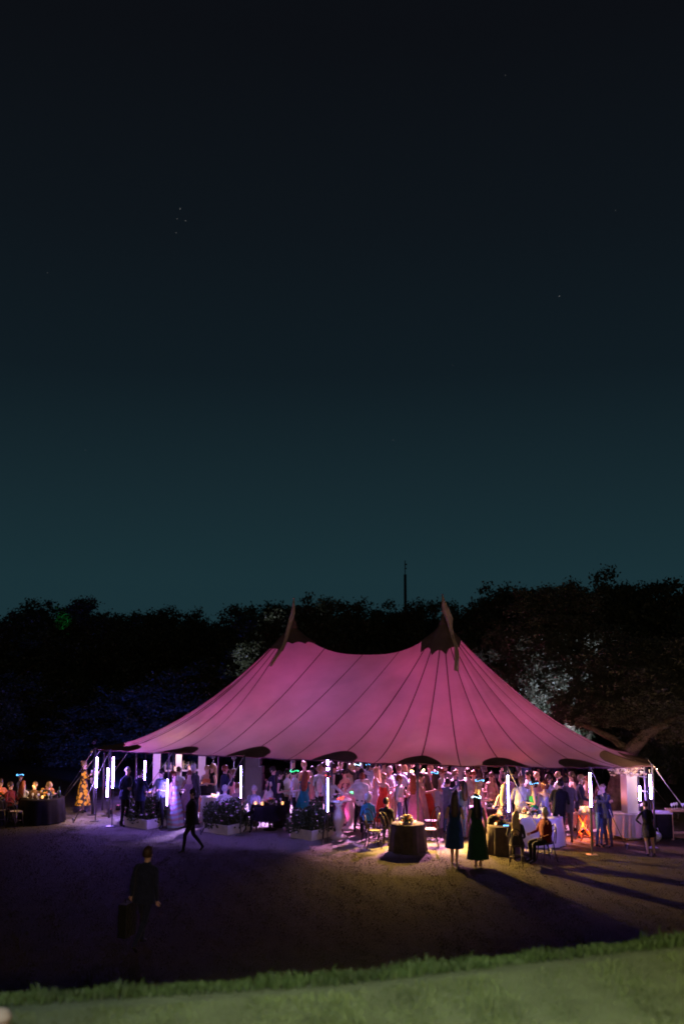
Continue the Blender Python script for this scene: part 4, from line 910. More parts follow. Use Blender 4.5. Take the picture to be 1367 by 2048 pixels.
for (px, py, a, lab) in ((30, 1655, 160, 'empty dark bentwood chair with its back to the lawn at the dining table'), (-2, 1652, -160, 'empty dark bentwood chair at the far dining table')):
    chair(G(px, py), R(a), lab)
# ================================================================== PEOPLE
ARM = {  # elbow, wrist relative to the shoulder; x is outwards, -y is forwards
    'down': ((.055, .03, -.29), (.075, -.02, -.53)), 'bent': ((.07, .03, -.28), (.0, -.21, -.24)), 'mouth': ((.08, -.10, -.25), (-.05, -.22, -.03)),
    'up': ((.17, -.06, .17), (.12, -.10, .42)), 'fwd': ((.04, -.2, -.2), (-.03, -.42, -.14)), 'hip': ((.22, .08, -.22), (.05, -.02, -.38)),
    'side': ((.21, -.03, -.18), (.37, -.14, -.06)), 'lap': ((.06, .0, -.28), (-.03, -.22, -.36)), 'hug': ((.12, -.22, -.10), (-.12, -.36, -.06)),
    'table': ((.10, -.10, -.27), (.02, -.34, -.30)), 'phone': ((.06, -.08, -.26), (-.08, -.26, -.10)), 'swing': ((.05, -.10, -.28), (.05, -.26, -.46)), 'swingback': ((.06, .13, -.27), (.06, .16, -.51)), 'reach': ((.14, -.18, .04), (.20, -.40, .16))}
people = []
def person(hx, hy, H, face, label, top='white', bottom='black', skin='light', hair='brown', style='short', aL='down', aR='down', legs='stand', dress=None, hem=.10, jacket=None,
           sleeves='long', neck=False, crown=None, susp=False, shirtfront=False, shoe='shoe', lean=0.0, turn=0, detail=1, wide=1.0, hat=None, bag=None, strapless=True, z0=0.0, group=None, flare=.2):
    k = H/1.75; sit = legs == 'sit'; dz = -.40 if sit else 0.0
    lr = Matrix.Rotation(-R(lean), 3, 'X') if False else Matrix.Rotation(R(lean), 3, 'X')
    piv = Vector((0, 0, .93+dz))
    def U(x, y, z):                                     # upper body: shifted when seated, leaning about the hips
        v = Vector((x, y, z+dz)); return piv + lr @ (v-piv)
    J = {}; E = []; 
    def add(n, co, rx, ry=None): J[n] = (Vector(co), rx, ry or rx)
    wd = wide; fem = dress is not None or style in ('long', 'bun', 'pony', 'curly')
    sh = .155 if fem else .185
    add('pelvis', U(0, 0, .95), .155*wd, .115*wd); add('waist', U(0, 0, 1.10), (.118 if fem else .145)*wd, (.095 if fem else .112)*wd); add('chest', U(0, -.005, 1.28), (.135 if fem else .165)*wd, (.105 if fem else .12)*wd)
    add('collar', U(0, .01, 1.42), .095, .075); add('neck', U(0, .005, 1.50), .052, .052); add('jaw', U(0, -.012, 1.575), .062, .072); add('skull', U(0, .008, 1.655), .076, .092); add('crown', U(0, .012, 1.705), .055, .068)
    E += [('pelvis', 'waist', 't'), ('waist', 'chest', 't'), ('chest', 'collar', 'u'), ('collar', 'neck', 'n'), ('neck', 'jaw', 'h'), ('jaw', 'skull', 'h'), ('skull', 'crown', 'h')]
    hands = []
    for s, nm, pose in ((1, 'l', aL), (-1, 'r', aR)):
        S0 = Vector((s*sh, .01, 1.405)); e, w = ARM[pose]; ee = S0+Vector((s*e[0], e[1], e[2])); ww = S0+Vector((s*w[0], w[1], w[2])); d = (ww-ee).normalized(); hh = ww+d*.055
        a = .9 if fem else 1.08
        add('sho'+nm, U(*S0), .058*a); add('mid'+nm, U(*(S0.lerp(ee, .5))), .046*a); add('elb'+nm, U(*ee), .039*a); add('fore'+nm, U(*(ee.lerp(ww, .35))), .038*a); add('wri'+nm, U(*ww), .026*a); add('palm'+nm, U(*hh), .036, .020)
        E += [('collar', 'sho'+nm, 'u'), ('sho'+nm, 'mid'+nm, 'a'), ('mid'+nm, 'elb'+nm, 'a'), ('elb'+nm, 'fore'+nm, 'f'), ('fore'+nm, 'wri'+nm, 'f'), ('wri'+nm, 'palm'+nm, 'w')]
        hands.append((U(*ww), U(*hh), s))
    LG = {'stand': (((.10, -.015, .50), (.105, .03, .085), (.12, -.11, .035)), ((.10, -.015, .50), (.105, .03, .085), (.12, -.11, .035))),
          'relax': (((.11, -.07, .50), (.12, -.05, .085), (.15, -.19, .035)), ((.09, .0, .50), (.09, .05, .085), (.10, -.09, .035))),
          'stride': (((.09, -.20, .52), (.09, -.24, .10), (.10, -.38, .05)), ((.09, .06, .50), (.09, .34, .16), (.10, .25, .05))),
          'close': (((.07, -.015, .50), (.055, .03, .085), (.06, -.10, .035)), ((.07, -.015, .50), (.055, .03, .085), (.06, -.10, .035))),
          'sit': (((.12, -.42, .50), (.11, -.42, .085), (.12, -.56, .035)), ((.12, -.42, .50), (.11, -.38, .085), (.12, -.52, .035)))}[legs]
    for s, nm, (kn, an, to) in ((1, 'L', LG[0]), (-1, 'R', LG[1])):
        hz = .90 if not sit else .535
        hip = Vector((s*.09, 0, hz)); kn = Vector((s*kn[0], kn[1], kn[2])); an = Vector((s*an[0], an[1], an[2])); to = Vector((s*to[0], to[1], to[2]))
        a = .94 if fem else 1.05
        add('hip'+nm, hip, .088*wd); add('thi'+nm, hip.lerp(kn, .5), .076*a); add('kne'+nm, kn, .056*a); add('cal'+nm, kn.lerp(an, .3)+Vector((0, .012, 0)), .054*a); add('ank'+nm, an, .036*a); add('toe'+nm, to, .036, .030); add('hee'+nm, an+Vector((0, .035, -.045)), .034)
        E += [('pelvis', 'hip'+nm, 'l'), ('hip'+nm, 'thi'+nm, 'l'), ('thi'+nm, 'kne'+nm, 'l'), ('kne'+nm, 'cal'+nm, 's'), ('cal'+nm, 'ank'+nm, 's'), ('ank'+nm, 'toe'+nm, 'o'), ('ank'+nm, 'hee'+nm, 'o')]
    names = list(J); idx = {n: i for i, n in enumerate(names)}
    me = bpy.data.meshes.new('person'); me.from_pydata([tuple(J[n][0]*k) for n in names], [(idx[a], idx[b_]) for a, b_, _ in E], [])
    ob = bpy.data.objects.new('person', me); C.objects.link(ob)
    sk = ob.modifiers.new('skin', 'SKIN'); sk.use_smooth_shade = True; sk.branch_smoothing = .4
    sv = me.skin_vertices[0].data
    for i, n in enumerate(names): sv[i].radius = (J[n][1]*k, J[n][2]*k); sv[i].use_root = (n == 'pelvis'); sv[i].use_loose = False
    ss = ob.modifiers.new('sub', 'SUBSURF'); ss.levels = ss.render_levels = detail
    ztop = U(0, .01, 1.765).z*k + z0
    p = G(hx, hy, ztop); ob.location = (p.x, p.y, z0); ob.rotation_euler = (0, R(random.uniform(-5, 5)) if legs != 'sit' else 0, R(face))
    tag(ob, label, 'person', group or 'guests and staff at the party')
    spec = dict(J=J, E=E, k=k, top=top, bottom=bottom, skin=skin, dress=dress, jacket=jacket, sleeves=sleeves, shoe=shoe, hands=hands, U=U, strapless=strapless, sit=sit)
    people.append((ob, spec))
    # ---- hair
    hc = Vector((0, .012, 1.655))
    def hairshell(r, cut, mname, lump=0.0):
        b = MB(); nu, nv = 14, 10; vs = []
        for i in range(nv+1):
            ph = PI*i/nv*.98
            for j in range(nu):
                an = 2*PI*j/nu; d = Vector((math.sin(ph)*math.cos(an), math.sin(ph)*math.sin(an), math.cos(ph)))
                f = cut(d); q = 1 + lump*math.sin(an*5+ph*7); vs.append(Vector((d.x*r[0]*q, d.y*r[1]*q, d.z*r[2]*q))*f)
        fs = [(i*nu+j, (i+1)*nu+j, (i+1)*nu+(j+1) % nu, i*nu+(j+1) % nu) for i in range(nv) for j in range(nu)]
        b.add([U(*(hc+v))*k for v in vs], fs); return b
    face_cut = lambda d: .80 if (d.y < -.25 and d.z < .52) or d.z < -.62 else 1.0
    hm = 'hair_'+hair
    if style == 'bald': b = hairshell((.084, .104, .112), lambda d: .80 if (d.z > .15 or d.y < .1 or d.z < -.5) else 1.0, hm)
    elif style == 'curly': b = hairshell((.125, .135, .15), face_cut, hm, .07)
    else: b = hairshell((.092, .112, .122), face_cut, hm, .02)
    if style in ('long', 'pony'):
        wl = .10 if style == 'long' else .045; vs = []; n = 12; rows = ((1.70, .8, .7, .06), (1.60, 1.0, .6, .085), (1.50, 1.05, .55, .095), (1.40, 1.15, .5, .11), (1.28, 1.05, .42, .125), (1.17, .6, .3, .125))
        if style == 'pony': rows = ((1.69, .7, .8, .10), (1.62, 1., 1., .13), (1.52, 1.1, 1.1, .14), (1.40, .9, .9, .135), (1.30, .4, .4, .13))
        for z, a, c_, oy in rows:
            for j in range(n): an = 2*PI*j/n; vs.append(U(wl*a*math.cos(an)*(1+.1*math.sin(an*5)), oy+wl*c_*math.sin(an), z)*k)
        nr = len(rows); b.add(vs, [(i*n+j, (i+1)*n+j, (i+1)*n+(j+1) % n, i*n+(j+1) % n) for i in range(nr-1) for j in range(n)]+[tuple((nr-1)*n+j for j in range(n))])
    if style == 'bun': b.ell(U(0, .10, 1.745)*k, (.052*k, .052*k, .05*k))
    b.build('hair', hm, ob)
    # ---- clothes
    ring = lambda z, rx, ry, oy=0.0: (z, rx, ry, oy)
    def loft(rows, m, nm, folds=0, n=28, amp=.0, upper=True, capt=False):
        b = MB(); vs = []; nr = len(rows)
        for i, (z, rx, ry, oy) in enumerate(rows):
            for j in range(n):
                an = 2*PI*j/n; g = 1+(amp*math.sin(an*folds+i*.25)*i/(nr-1) if folds else 0); v = (rx*g*math.cos(an), oy+ry*g*math.sin(an), z); vs.append((U(*v) if upper else Vector(v))*k)
        fs = [(i*n+j, i*n+(j+1) % n, (i+1)*n+(j+1) % n, (i+1)*n+j) for i in range(nr-1) for j in range(n)]
        if capt: fs.append(tuple(range(n)))
        b.add(vs, fs); return b.build(nm, m, ob)
    if dress:
        dm = 'fab_'+dress
        topz = 1.335 if strapless else 1.43
        rows = [(topz, .150*wd if strapless else .135*wd, .118*wd if strapless else .09, -.004), (1.27, .162*wd, .130*wd, -.01), (1.10, .134*wd, .110*wd, 0)]
        loft(rows+[(1.0, .165*wd, .135*wd, 0), (.93, .185*wd, .15*wd, .005)], dm, 'bodice')
        if sit:
            b = MB(); vs = []; n = 20; rows = [((0, .03, .56), .20, .14), ((0, -.16, .57), .20, .12), ((0, -.36, .57), .19, .10), ((0, -.47, .50), .17, .08), ((0, -.47, .30), .17, .09), ((0, -.45, max(hem, .1)), .19, .11)]
            for i, (c_, rx, ry) in enumerate(rows):
                for j in range(n):
                    an = 2*PI*j/n; o = Vector((rx*math.cos(an), 0, ry*math.sin(an))) if i < 3 else (Vector((rx*math.cos(an), -ry*math.sin(an)*.7, ry*math.sin(an)*.7)) if i == 3 else Vector((rx*math.cos(an), -ry*math.sin(an), 0)))
                    vs.append((Vector(c_)+o)*k)
            b.add(vs, [(i*n+j, i*n+(j+1) % n, (i+1)*n+(j+1) % n, (i+1)*n+j) for i in range(5) for j in range(n)]); b.build('skirt', dm, ob)
        else:
            f = flare; hr = .17+f*(1-hem)*.9
            loft([(1.08, .138*wd, .112*wd, 0), (.98, .178*wd, .142*wd, .004), (.88, .198*wd, .160*wd, .005), (.70, .19*wd+f*.18, .16*wd+f*.16, .0), (.5 if hem < .45 else hem+.03, .18+f*.42, .155+f*.40, 0), (hem, max(.2, hr), max(.17, hr*.9), 0)], dm, 'skirt', folds=9, amp=.055, upper=False)
    if jacket:
        loft([(1.475, .072, .068, .012), (1.455, .12, .085, .012), (1.425, (.175 if not fem else .15)*wd, .10, .01), (1.30, (.20 if not fem else .165)*wd, .142*wd, -.004), (1.12, (.178 if not fem else .15)*wd, .138*wd, -.004), (.98, .188*wd, .145*wd, 0), (.82 if not sit else .92, .200*wd, .155*wd, .005)], 'fab_'+jacket, 'jacket', folds=5, amp=.02)
        if shirtfront:
            b = MB(); b.add([U(*v)*k for v in ((-.055, -.118, 1.46), (.055, -.118, 1.46), (.03, -.168, 1.2), (-.03, -.168, 1.2), (0, -.165, 1.05))], [(0, 3, 2, 1), (3, 4, 2)]); b.build('shirt_front', 'fab_white', ob)
    elif not dress:
        # untucked looseness of the shirt
        loft([(1.435, .15 if not fem else .13, .088, .01), (1.36, (.185 if not fem else .155)*wd, .125*wd, 0), (1.22, (.185 if not fem else .15)*wd, .138*wd, -.004), (1.08, .17*wd, .132*wd, 0), (1.0, .168*wd, .130*wd, 0)], 'fab_'+top, 'shirt', folds=6, amp=.025)
    if susp:
        for s in (-1, 1):
            b = MB(); ys = [(.10, -.138, 1.02), (.095, -.152, 1.22), (.085, -.132, 1.38), (.075, .0, 1.452), (.06, .105, 1.40), (.0+.02, .148, 1.24), (.06, .140, 1.02)]
            b.tube([U(s*x, y, z)*k for x, y, z in ys], .014*k, 5, flat=.4); b.build('suspender', 'fab_brown', ob)
    if crown:
        b = MB(); n = 14
        for j in range(n): an = 2*PI*j/n; b.ell(U(.105*math.cos(an), .012+.122*math.sin(an), 1.70+.02*math.sin(an*2))*k, (.012*k,)*3, nu=6, nv=4)
        b.build('light_crown', crown, ob)
    if hat:
        b = MB(); n = 14; b.add([U(*(hc+Vector((r*math.cos(2*PI*j/n), r*1.15*math.sin(2*PI*j/n), z))))*k for r, z in ((.15, .055), (.10, .06), (.098, .14), (.03, .155)) for j in range(n)], [(i*n+j, i*n+(j+1) % n, (i+1)*n+(j+1) % n, (i+1)*n+j) for i in range(3) for j in range(n)]+[tuple(3*n+j for j in range(n))]); b.build('hat', hat, ob)
    return ob
def held(ob, side_, kind, label, m='glass'):
    """a thing held in a hand: top-level, placed at the palm"""
    spec = dict(people)[ob] if False else [s for o, s in people if o is ob][0]
    w, h, s = spec['hands'][0 if side_ == 'l' else 1]; k = spec['k']; mw = Matrix.Rotation(ob.rotation_euler[2], 4, 'Z'); p = Vector(ob.location) + (mw @ ((h + (h-w).normalized()*.05)*k))
    if kind == 'glass': glassware(p-Vector((0, 0, .06)), label, 'drinks in hand', .15, .034)
    elif kind == 'phone':
        b = MB(); b.box((0, 0, 0), (.075, .01, .15)); tag(b.build('phone', 'black_gear', None, smooth=False, loc=p), label, 'phone')
    elif kind == 'bag':
        b = MB(); b.box((0, 0, -.07), (.30, .06, .18)); b.box((0, -.032, -.04), (.28, .006, .10)); tag(b.build('handbag', m, None, smooth=False, loc=p, rz=ob.rotation_euler[2]), label, 'bag')
    elif kind == 'case':
        t = thing('carry_case', label, 'case', p+Vector((0, 0, -.03)), ob.rotation_euler[2]+R(90))
        b = MB(); b.tube([(-.07, 0, 0), (-.06, 0, .05), (.06, 0, .05), (.07, 0, 0)], .011, 6); b.build('handle', m, t); b = MB(); b.box((0, 0, -.30), (.36, .16, .58)); b.build('body', m, t, smooth=False)
        bm = t.children[1].modifiers.new('soft', 'BEVEL'); bm.width = .05; bm.segments = 3

# --- outside, in front of the tent
a = person(283, 1687, 1.80, 160, 'man in a dark suit crossing the dark lawn alone with a bag', jacket='navy', top='navy', bottom='navy', hair='brown', legs='stride', aL='down', aR='down', detail=2, wide=1.08)
held(a, 'l', 'case', 'dark bag carried by the man on the lawn', 'fab_black')
person(385, 1576, 1.64, -75, 'person in black walking past the planters', jacket='black', top='black', bottom='black', skin='tan', hair='dark', legs='stride', aL='bent', aR='swingback', detail=2, wide=1.25)
person(906, 1583, 1.74, 172, 'woman in a dark blue midi dress with long brown hair on the lawn', dress='midnight', hem=.40, hair='brown', style='long', sleeves='none', aL='bent', aR='bent', legs='close', skin='tan', shoe='shoe_nude', detail=2, strapless=False, flare=.12)
a = person(953, 1587, 1.75, 188, 'woman in a dark green long dress with white lights round her head', dress='darkgreen', hem=.22, hair='dark', style='long', crown='led_white', sleeves='none', aL='bent', aR='down', legs='close', skin='tan', shoe='shoe_nude', detail=2, strapless=False, flare=.14)
a = person(1297, 1600, 1.40, 178, 'girl in a short black dress with bare legs by the tent corner', dress='black', hem=.62, hair='brown', style='short', sleeves='long', top='black', aL='hip', aR='phone', legs='stand', strapless=False, detail=2, flare=.12)
person(1031, 1622, 1.66, 165, 'seated woman with long blond hair and dark clothes facing the brown cloth', top='black', bottom='black', jacket='charcoal', hair='blond', style='long', legs='sit', aL='table', aR='lap', detail=2)
person(1089, 1614, 1.72, -70, 'seated man in a dark red jacket beside the white cloth', top='darkred', jacket='darkred', bottom='black', hair='grey', legs='sit', aL='lap', aR='table', detail=2, skin='tan')
a = person(168, 1522, 1.65, 80, 'woman in a yellow floral long dress by the tent corner', dress='yellowfloral', top='yellowfloral', hem=.28, hair='sand', style='bun', sleeves='long', aL='bent', aR='phone', strapless=False, flare=.18, detail=2)
held(a, 'r', 'glass', 'glass held by the woman in the yellow floral dress')
held(a, 'l', 'bag', 'olive clutch bag of the woman in the yellow floral dress', 'fab_khaki')
# --- dining tables at the dark end
person(41, 1545, 1.62, 80, 'seated guest with a blue glowing crown at the dining table', top='charcoal', hair='dark', style='short', crown='led_blue', legs='sit', aL='table', aR='table', skin='tan')
person(47, 1560, 1.62, 165, 'seated woman in pale lilac with auburn hair at the dining table', top='lilac', bottom='charcoal', hair='red', style='long', legs='sit', aL='table', aR='table')
person(70, 1562, 1.62, -20, 'seated guest in brown behind the orange flowers', top='brown', hair='brown', legs='sit', aL='table', aR='lap')
person(22, 1562, 1.64, 70, 'seated guest in burgundy between the two dining tables', top='burgundy', hair='brown', legs='sit', aL='table', aR='table')
person(2, 1556, 1.66, 60, 'seated guest in an orange shirt at the far dining table', top='orange', hair='brown', legs='sit', aL='table', aR='bent')
person(98, 1563, 1.60, -60, 'seated guest in navy past the orange flowers', top='navy', hair='sand', legs='sit', aL='lap', aR='table')
# --- left part of the tent
person(252, 1531, 1.79, 65, 'bald man in a dark suit leaning by the first planter', jacket='navy', top='navy', bottom='black', hair='grey', style='bald', aL='bent', aR='bent', lean=6)
person(282, 1537, 1.72, 150, 'guest in dark blue standing against the bald man', jacket='navy', top='navy', bottom='black', hair='dark', aL='down', aR='hip')
a = person(321, 1536, 1.74, -40, 'barman in a pale blue shirt and dark bow tie', top='skyblue', bottom='black', hair='dark', aL='bent', aR='table')
person(354, 1541, 1.66, 60, 'woman with auburn hair in a swirled pink and blue long dress', dress='swirl', hem=.06, hair='red', style='bun', sleeves='none', aL='bent', aR='down', flare=.16)
person(372, 1540, 1.64, 20, 'woman with long auburn hair behind the tall man in charcoal', dress='mauve', hem=.3, hair='red', style='long', aL='bent', aR='bent')
person(391, 1527, 1.82, 140, 'tall man in a charcoal suit next to the bar shelf', jacket='charcoal', top='charcoal', bottom='black', hair='grey', aL='bent', aR='down', detail=2)
person(409, 1530, 1.66, 40, 'woman in an orange skirt and flowered top with a short blond bob', dress='orange', top='paleflower', hem=.25, hair='blond', style='short', aL='bent', aR='bent')
person(423, 1526, 1.70, -60, 'blond woman in a black top beside the tall bar table', top='black', bottom='brown', hair='blond', style='long', aL='bent', aR='bent', sleeves='none')
person(450, 1529, 1.76, 120, 'man in a dark blue jacket with red hair facing the drinking woman', jacket='navy', top='navy', bottom='navy', hair='red', aL='bent', aR='mouth')
person(463, 1538, 1.62, -80, 'woman in pink drinking in front of the dark blue jacket', dress='pink', hem=.35, hair='sand', style='bun', aL='mouth', aR='bent')
person(450, 1569, 1.66, 165, 'seated grey haired guest in white at the table behind the middle planter', top='white', hair='grey', legs='sit', aL='table', aR='table')
person(475, 1566, 1.64, 20, 'seated guest in rose near the white table', top='mauve', hair='red', style='bun', legs='sit', aL='table', aR='lap')
person(508, 1570, 1.66, -20, 'seated grey guest in front of the loudspeakers', top='lilac', hair='grey', legs='sit', aL='table', aR='table')
person(538, 1560, 1.72, -65, 'old seated man with white hair and a white shirt by the candles', top='white', bottom='black', hair='white', legs='sit', aL='table', aR='table', detail=2)
person(561, 1539, 1.68, 85, 'woman in a long black sleeveless dress with a ponytail', dress='black', hem=.04, hair='dark', style='pony', aL='bent', aR='bent', strapless=False, flare=.12, detail=2)
person(574, 1538, 1.68, 75, 'man in white shirt and black trousers beside the ponytail', top='white', bottom='black', hair='dark', aL='bent', aR='hip')
person(591, 1535, 1.74, 80, 'man in a white shirt wearing a green glowing crown', top='white', bottom='black', hair='brown', crown='led_green', aL='down', aR='bent')
person(603, 1541, 1.68, 172, 'woman in a teal long dress with long dark red hair', dress='teal', hem=.06, hair='red', style='long', aL='down', aR='down', strapless=False, flare=.2, detail=2)
person(613, 1522, 1.72, 20, 'woman in a gold dress behind the teal dress', dress='gold', hem=.1, hair='blond', style='bun', aL='bent', aR='bent')
person(636, 1528, 1.80, 125, 'man in a white shirt with dark suspenders beside the teal dress', top='white', bottom='black', hair='sand', susp=True, aL='bent', aR='hip', detail=2)
person(660, 1546, 1.72, -30, 'man in a white shirt with a red glowing crown behind the tent pole', top='white', bottom='navy', hair='brown', crown='led_red', aL='hip', aR='bent')
person(676, 1526, 1.84, -15, 'tall man in an open black suit and white shirt facing out', jacket='black', shirtfront=True, top='black', bottom='black', hair='dark', aL='bent', aR='down', detail=2)
person(695, 1537, 1.68, 40, 'dark haired woman in a strapless pink flowered dress', dress='pinkfloral', hem=.1, hair='dark', style='long', aL='bent', aR='bent', detail=2)
person(706, 1527, 1.66, 10, 'blond woman in cream deep in the crowd', dress='cream', hem=.3, hair='blond', style='bun', aL='bent', aR='up')
person(722, 1524, 1.72, -10, 'guest with blue white light glasses at the back of the crowd', top='charcoal', hair='dark', crown='led_white', aL='up', aR='up')
person(741, 1524, 1.72, 15, 'guest with a blue glowing headband at the back of the crowd', top='navy', hair='dark', crown='led_blue', aL='up', aR='bent')
person(715, 1544, 1.72, 165, 'red haired man in a striped white shirt with his back turned', top='white', bottom='black', hair='red', aL='hip', aR='bent', wide=1.12, detail=2)
person(730, 1536, 1.80, 170, 'dark haired man in a white shirt with crossed suspenders', top='white', bottom='black', hair='dark', susp=True, aL='down', aR='bent', wide=1.08, detail=2)
person(752, 1533, 1.68, -120, 'blond woman in lilac beside the red dress', dress='lilac', hem=.2, hair='blond', style='long', aL='bent', aR='bent')
person(762, 1545, 1.66, 150, 'woman in a bright red dress in the middle of the dance floor', dress='red', hem=.3, hair='sand', style='bun', aL='up', aR='bent', detail=2)
person(781, 1531, 1.76, 60, 'man in a pale lilac shirt dancing beside the red dress', top='lilac', bottom='khaki', hair='grey', aL='bent', aR='bent')
person(795, 1528, 1.76, 150, 'man in a pale blue shirt behind the boy with suspenders', top='skyblue', bottom='khaki', hair='brown', aL='bent', aR='fwd')
person(799, 1549, 1.66, 80, 'boy in a white shirt and suspenders and blue trousers', top='white', bottom='denim', hair='red', susp=True, aL='fwd', aR='bent', detail=2)
person(736, 1586, 1.66, 172, 'seated white haired woman in a bright blue top seen from behind', top='cyan', bottom='charcoal', hair='white', style='curly', legs='sit', aL='lap', aR='lap', detail=2)
person(772, 1594, 1.62, 150, 'seated guest in black with dark hair beside the brown table', top='black', bottom='lilac', hair='dark', legs='sit', aL='table', aR='lap')
# --- right part of the tent
person(843, 1543, 1.70, 70, 'woman in a long mauve dress with her hair up', dress='pink', hem=.08, hair='brown', style='bun', aL='bent', aR='fwd', detail=2, flare=.14)
person(832, 1548, 1.66, 160, 'woman in a rose long dress right behind the lamp pole', dress='mauve', hem=.08, hair='red', style='long', aL='bent', aR='down')
person(859, 1545, 1.64, -160, 'woman in a bright orange long dress near the purple main pole', dress='red', hem=.08, hair='brown', style='long', aL='bent', aR='down', flare=.1)
person(868, 1540, 1.68, 175, 'woman in a pale grey blue long gown wearing a blue glowing crown', dress='lilac', hem=.05, hair='dark', style='long', crown='led_blue', aL='down', aR='bent', detail=2)
person(883, 1535, 1.74, 60, 'woman in a sleeveless white top beside the main pole', top='white', bottom='skyblue', hair='red', style='bun', sleeves='none', aL='down', aR='bent')
person(903, 1538, 1.68, 172, 'woman in a sparkling white gown with her hair pinned up', dress='sparkle', hem=.05, hair='blond', style='bun', aL='down', aR='down', detail=2, strapless=False)
person(917, 1539, 1.76, 10, 'fair man in a white shirt and bow tie facing the sparkling gown', top='white', bottom='black', hair='sand', jacket='black', shirtfront=True, aL='bent', aR='bent')
person(893, 1555, 1.58, 140, 'woman in denim blue with her arm raised behind the midi dress', top='denim', bottom='denim', hair='dark', style='short', aL='reach', aR='up', detail=2)
person(921, 1560, 1.62, -150, 'dark haired guest in blue right behind the brown hair', top='denim', bottom='blue', hair='dark', style='long', aL='bent', aR='down')
person(959, 1556, 1.70, 80, 'blond woman in pink wearing a white and blue glowing crown', dress='pink', hem=.1, hair='blond', style='long', crown='led_blue', aL='bent', aR='bent', detail=2)
person(1001, 1566, 1.66, 170, 'woman in a patterned tan gown with pale long hair', dress='pinkfloral', hem=.08, hair='blond', style='long', aL='bent', aR='down', detail=2)
person(1033, 1551, 1.78, 172, 'man in a white shirt and grey trousers with his back turned by the slim tube', top='white', bottom='grey', hair='sand', aL='bent', aR='bent', detail=2)
person(1050, 1552, 1.74, 130, 'man in a navy suit behind the pink flowers', jacket='navy', top='navy', bottom='navy', hair='sand', aL='bent', aR='bent')
person(1066, 1561, 1.66, -100, 'woman in a bright green sleeveless dress with a blue glowing crown', dress='green', hem=.2, hair='brown', style='bun', crown='led_blue', aL='bent', aR='down', detail=2)
person(1082, 1562, 1.66, 160, 'woman with curly auburn hair and an orange glowing crown', dress='lilac', hem=.2, hair='red', style='curly', crown='led_orange', aL='down', aR='bent')
person(1096, 1548, 1.74, 60, 'man in a pale blue shirt reaching out beside the dark suits', top='skyblue', bottom='charcoal', hair='brown', aL='fwd', aR='fwd')
person(1110, 1556, 1.76, 165, 'man in a black suit left of the tall grey brown suit'.replace('left of', 'close beside'), jacket='black', top='black', bottom='black', hair='dark', aL='bent', aR='bent', skin='tan')
person(1131, 1550, 1.82, 176, 'tall man in a grey brown suit with his back turned near the folding stand', jacket='grey', top='grey', bottom='grey', hair='brown', aL='bent', aR='bent', detail=2, wide=1.08)
person(1154, 1549, 1.76, 75, 'man in a navy jacket and white shirt bending towards the folding stand', jacket='navy', shirtfront=True, top='navy', bottom='navy', hair='sand', aL='bent', aR='table', lean=8, detail=2)
person(1168, 1550, 1.64, -60, 'woman in a mauve dress behind the bright tube lamp', dress='mauve', hem=.2, hair='red', style='long', aL='bent', aR='bent')
person(1195, 1570, 1.62, 40, 'woman with long red hair and navy clothes hugging the bald man', top='navy', bottom='denim', hair='red', style='long', aL='hug', aR='hug', detail=2)
person(1212, 1565, 1.70, -60, 'bald man in a dark jacket hugging the red haired woman', jacket='navy', top='navy', bottom='charcoal', hair='sand', style='bald', aL='hug', aR='hug', lean=8, detail=2)
# --- more dancers filling the floor
person(648, 1524, 1.74, -40, 'dancer in a pale shirt half hidden by the suspenders near the pole', top='cream', bottom='black', hair='dark', aL='up', aR='bent')
person(667, 1522, 1.68, 30, 'dancer in rose behind the tall open black suit', dress='mauve', hem=.2, hair='brown', style='long', aL='up', aR='up')
person(686, 1521, 1.74, 160, 'dancer in charcoal behind the pink flowered dress', top='charcoal', bottom='black', hair='sand', aL='bent', aR='up')
person(713, 1520, 1.70, 70, 'dancer in pale pink between the glowing headbands', dress='pink', hem=.2, hair='blond', style='long', aL='up', aR='bent')
person(748, 1522, 1.76, -150, 'dancer in a sky blue shirt behind the blond woman in lilac', top='skyblue', bottom='navy', hair='dark', aL='up', aR='bent')
person(769, 1521, 1.66, 20, 'dancer in coral right behind the red dress', dress='orange', hem=.2, hair='dark', style='bun', aL='up', aR='up')
person(808, 1525, 1.70, -60, 'dancer in white behind the lamp pole', top='white', bottom='black', hair='blond', style='long', aL='bent', aR='up')
person(822, 1523, 1.76, 100, 'dancer in a grey shirt beside the warm lamps', top='grey', bottom='black', hair='brown', aL='bent', aR='bent')
person(851, 1526, 1.68, -30, 'dancer in pale lilac beyond the mauve dress', dress='lilac', hem=.2, hair='sand', style='long', aL='bent', aR='up')
person(895, 1524, 1.76, 150, 'dancer in a dark vest beyond the sparkling gown', top='charcoal', bottom='black', hair='dark', aL='up', aR='bent')
person(932, 1535, 1.72, -70, 'guest in a white shirt beyond the lilac table', top='white', bottom='black', hair='brown', aL='bent', aR='bent')
person(944, 1541, 1.64, 60, 'guest in cream beside the dried flowers', dress='cream', hem=.2, hair='red', style='bun', aL='bent', aR='bent')
person(978, 1543, 1.68, -40, 'guest in pale pink beyond the green and white flowers', dress='pink', hem=.2, hair='brown', style='long', aL='bent', aR='bent')
person(1018, 1543, 1.70, 30, 'guest in mauve beyond the slim pale tube', top='mauve', bottom='black', hair='dark', aL='bent', aR='up')
person(1055, 1540, 1.72, -60, 'guest in white beyond the green dress', top='white', bottom='black', hair='dark', aL='bent', aR='bent')
person(1075, 1543, 1.64, 40, 'guest in rose between the glowing crowns', dress='mauve', hem=.2, hair='blond', style='bun', aL='bent', aR='bent')
person(1120, 1541, 1.72, 50, 'guest in a pale shirt beyond the black and grey brown suits', top='white', bottom='charcoal', hair='sand', aL='bent', aR='bent')
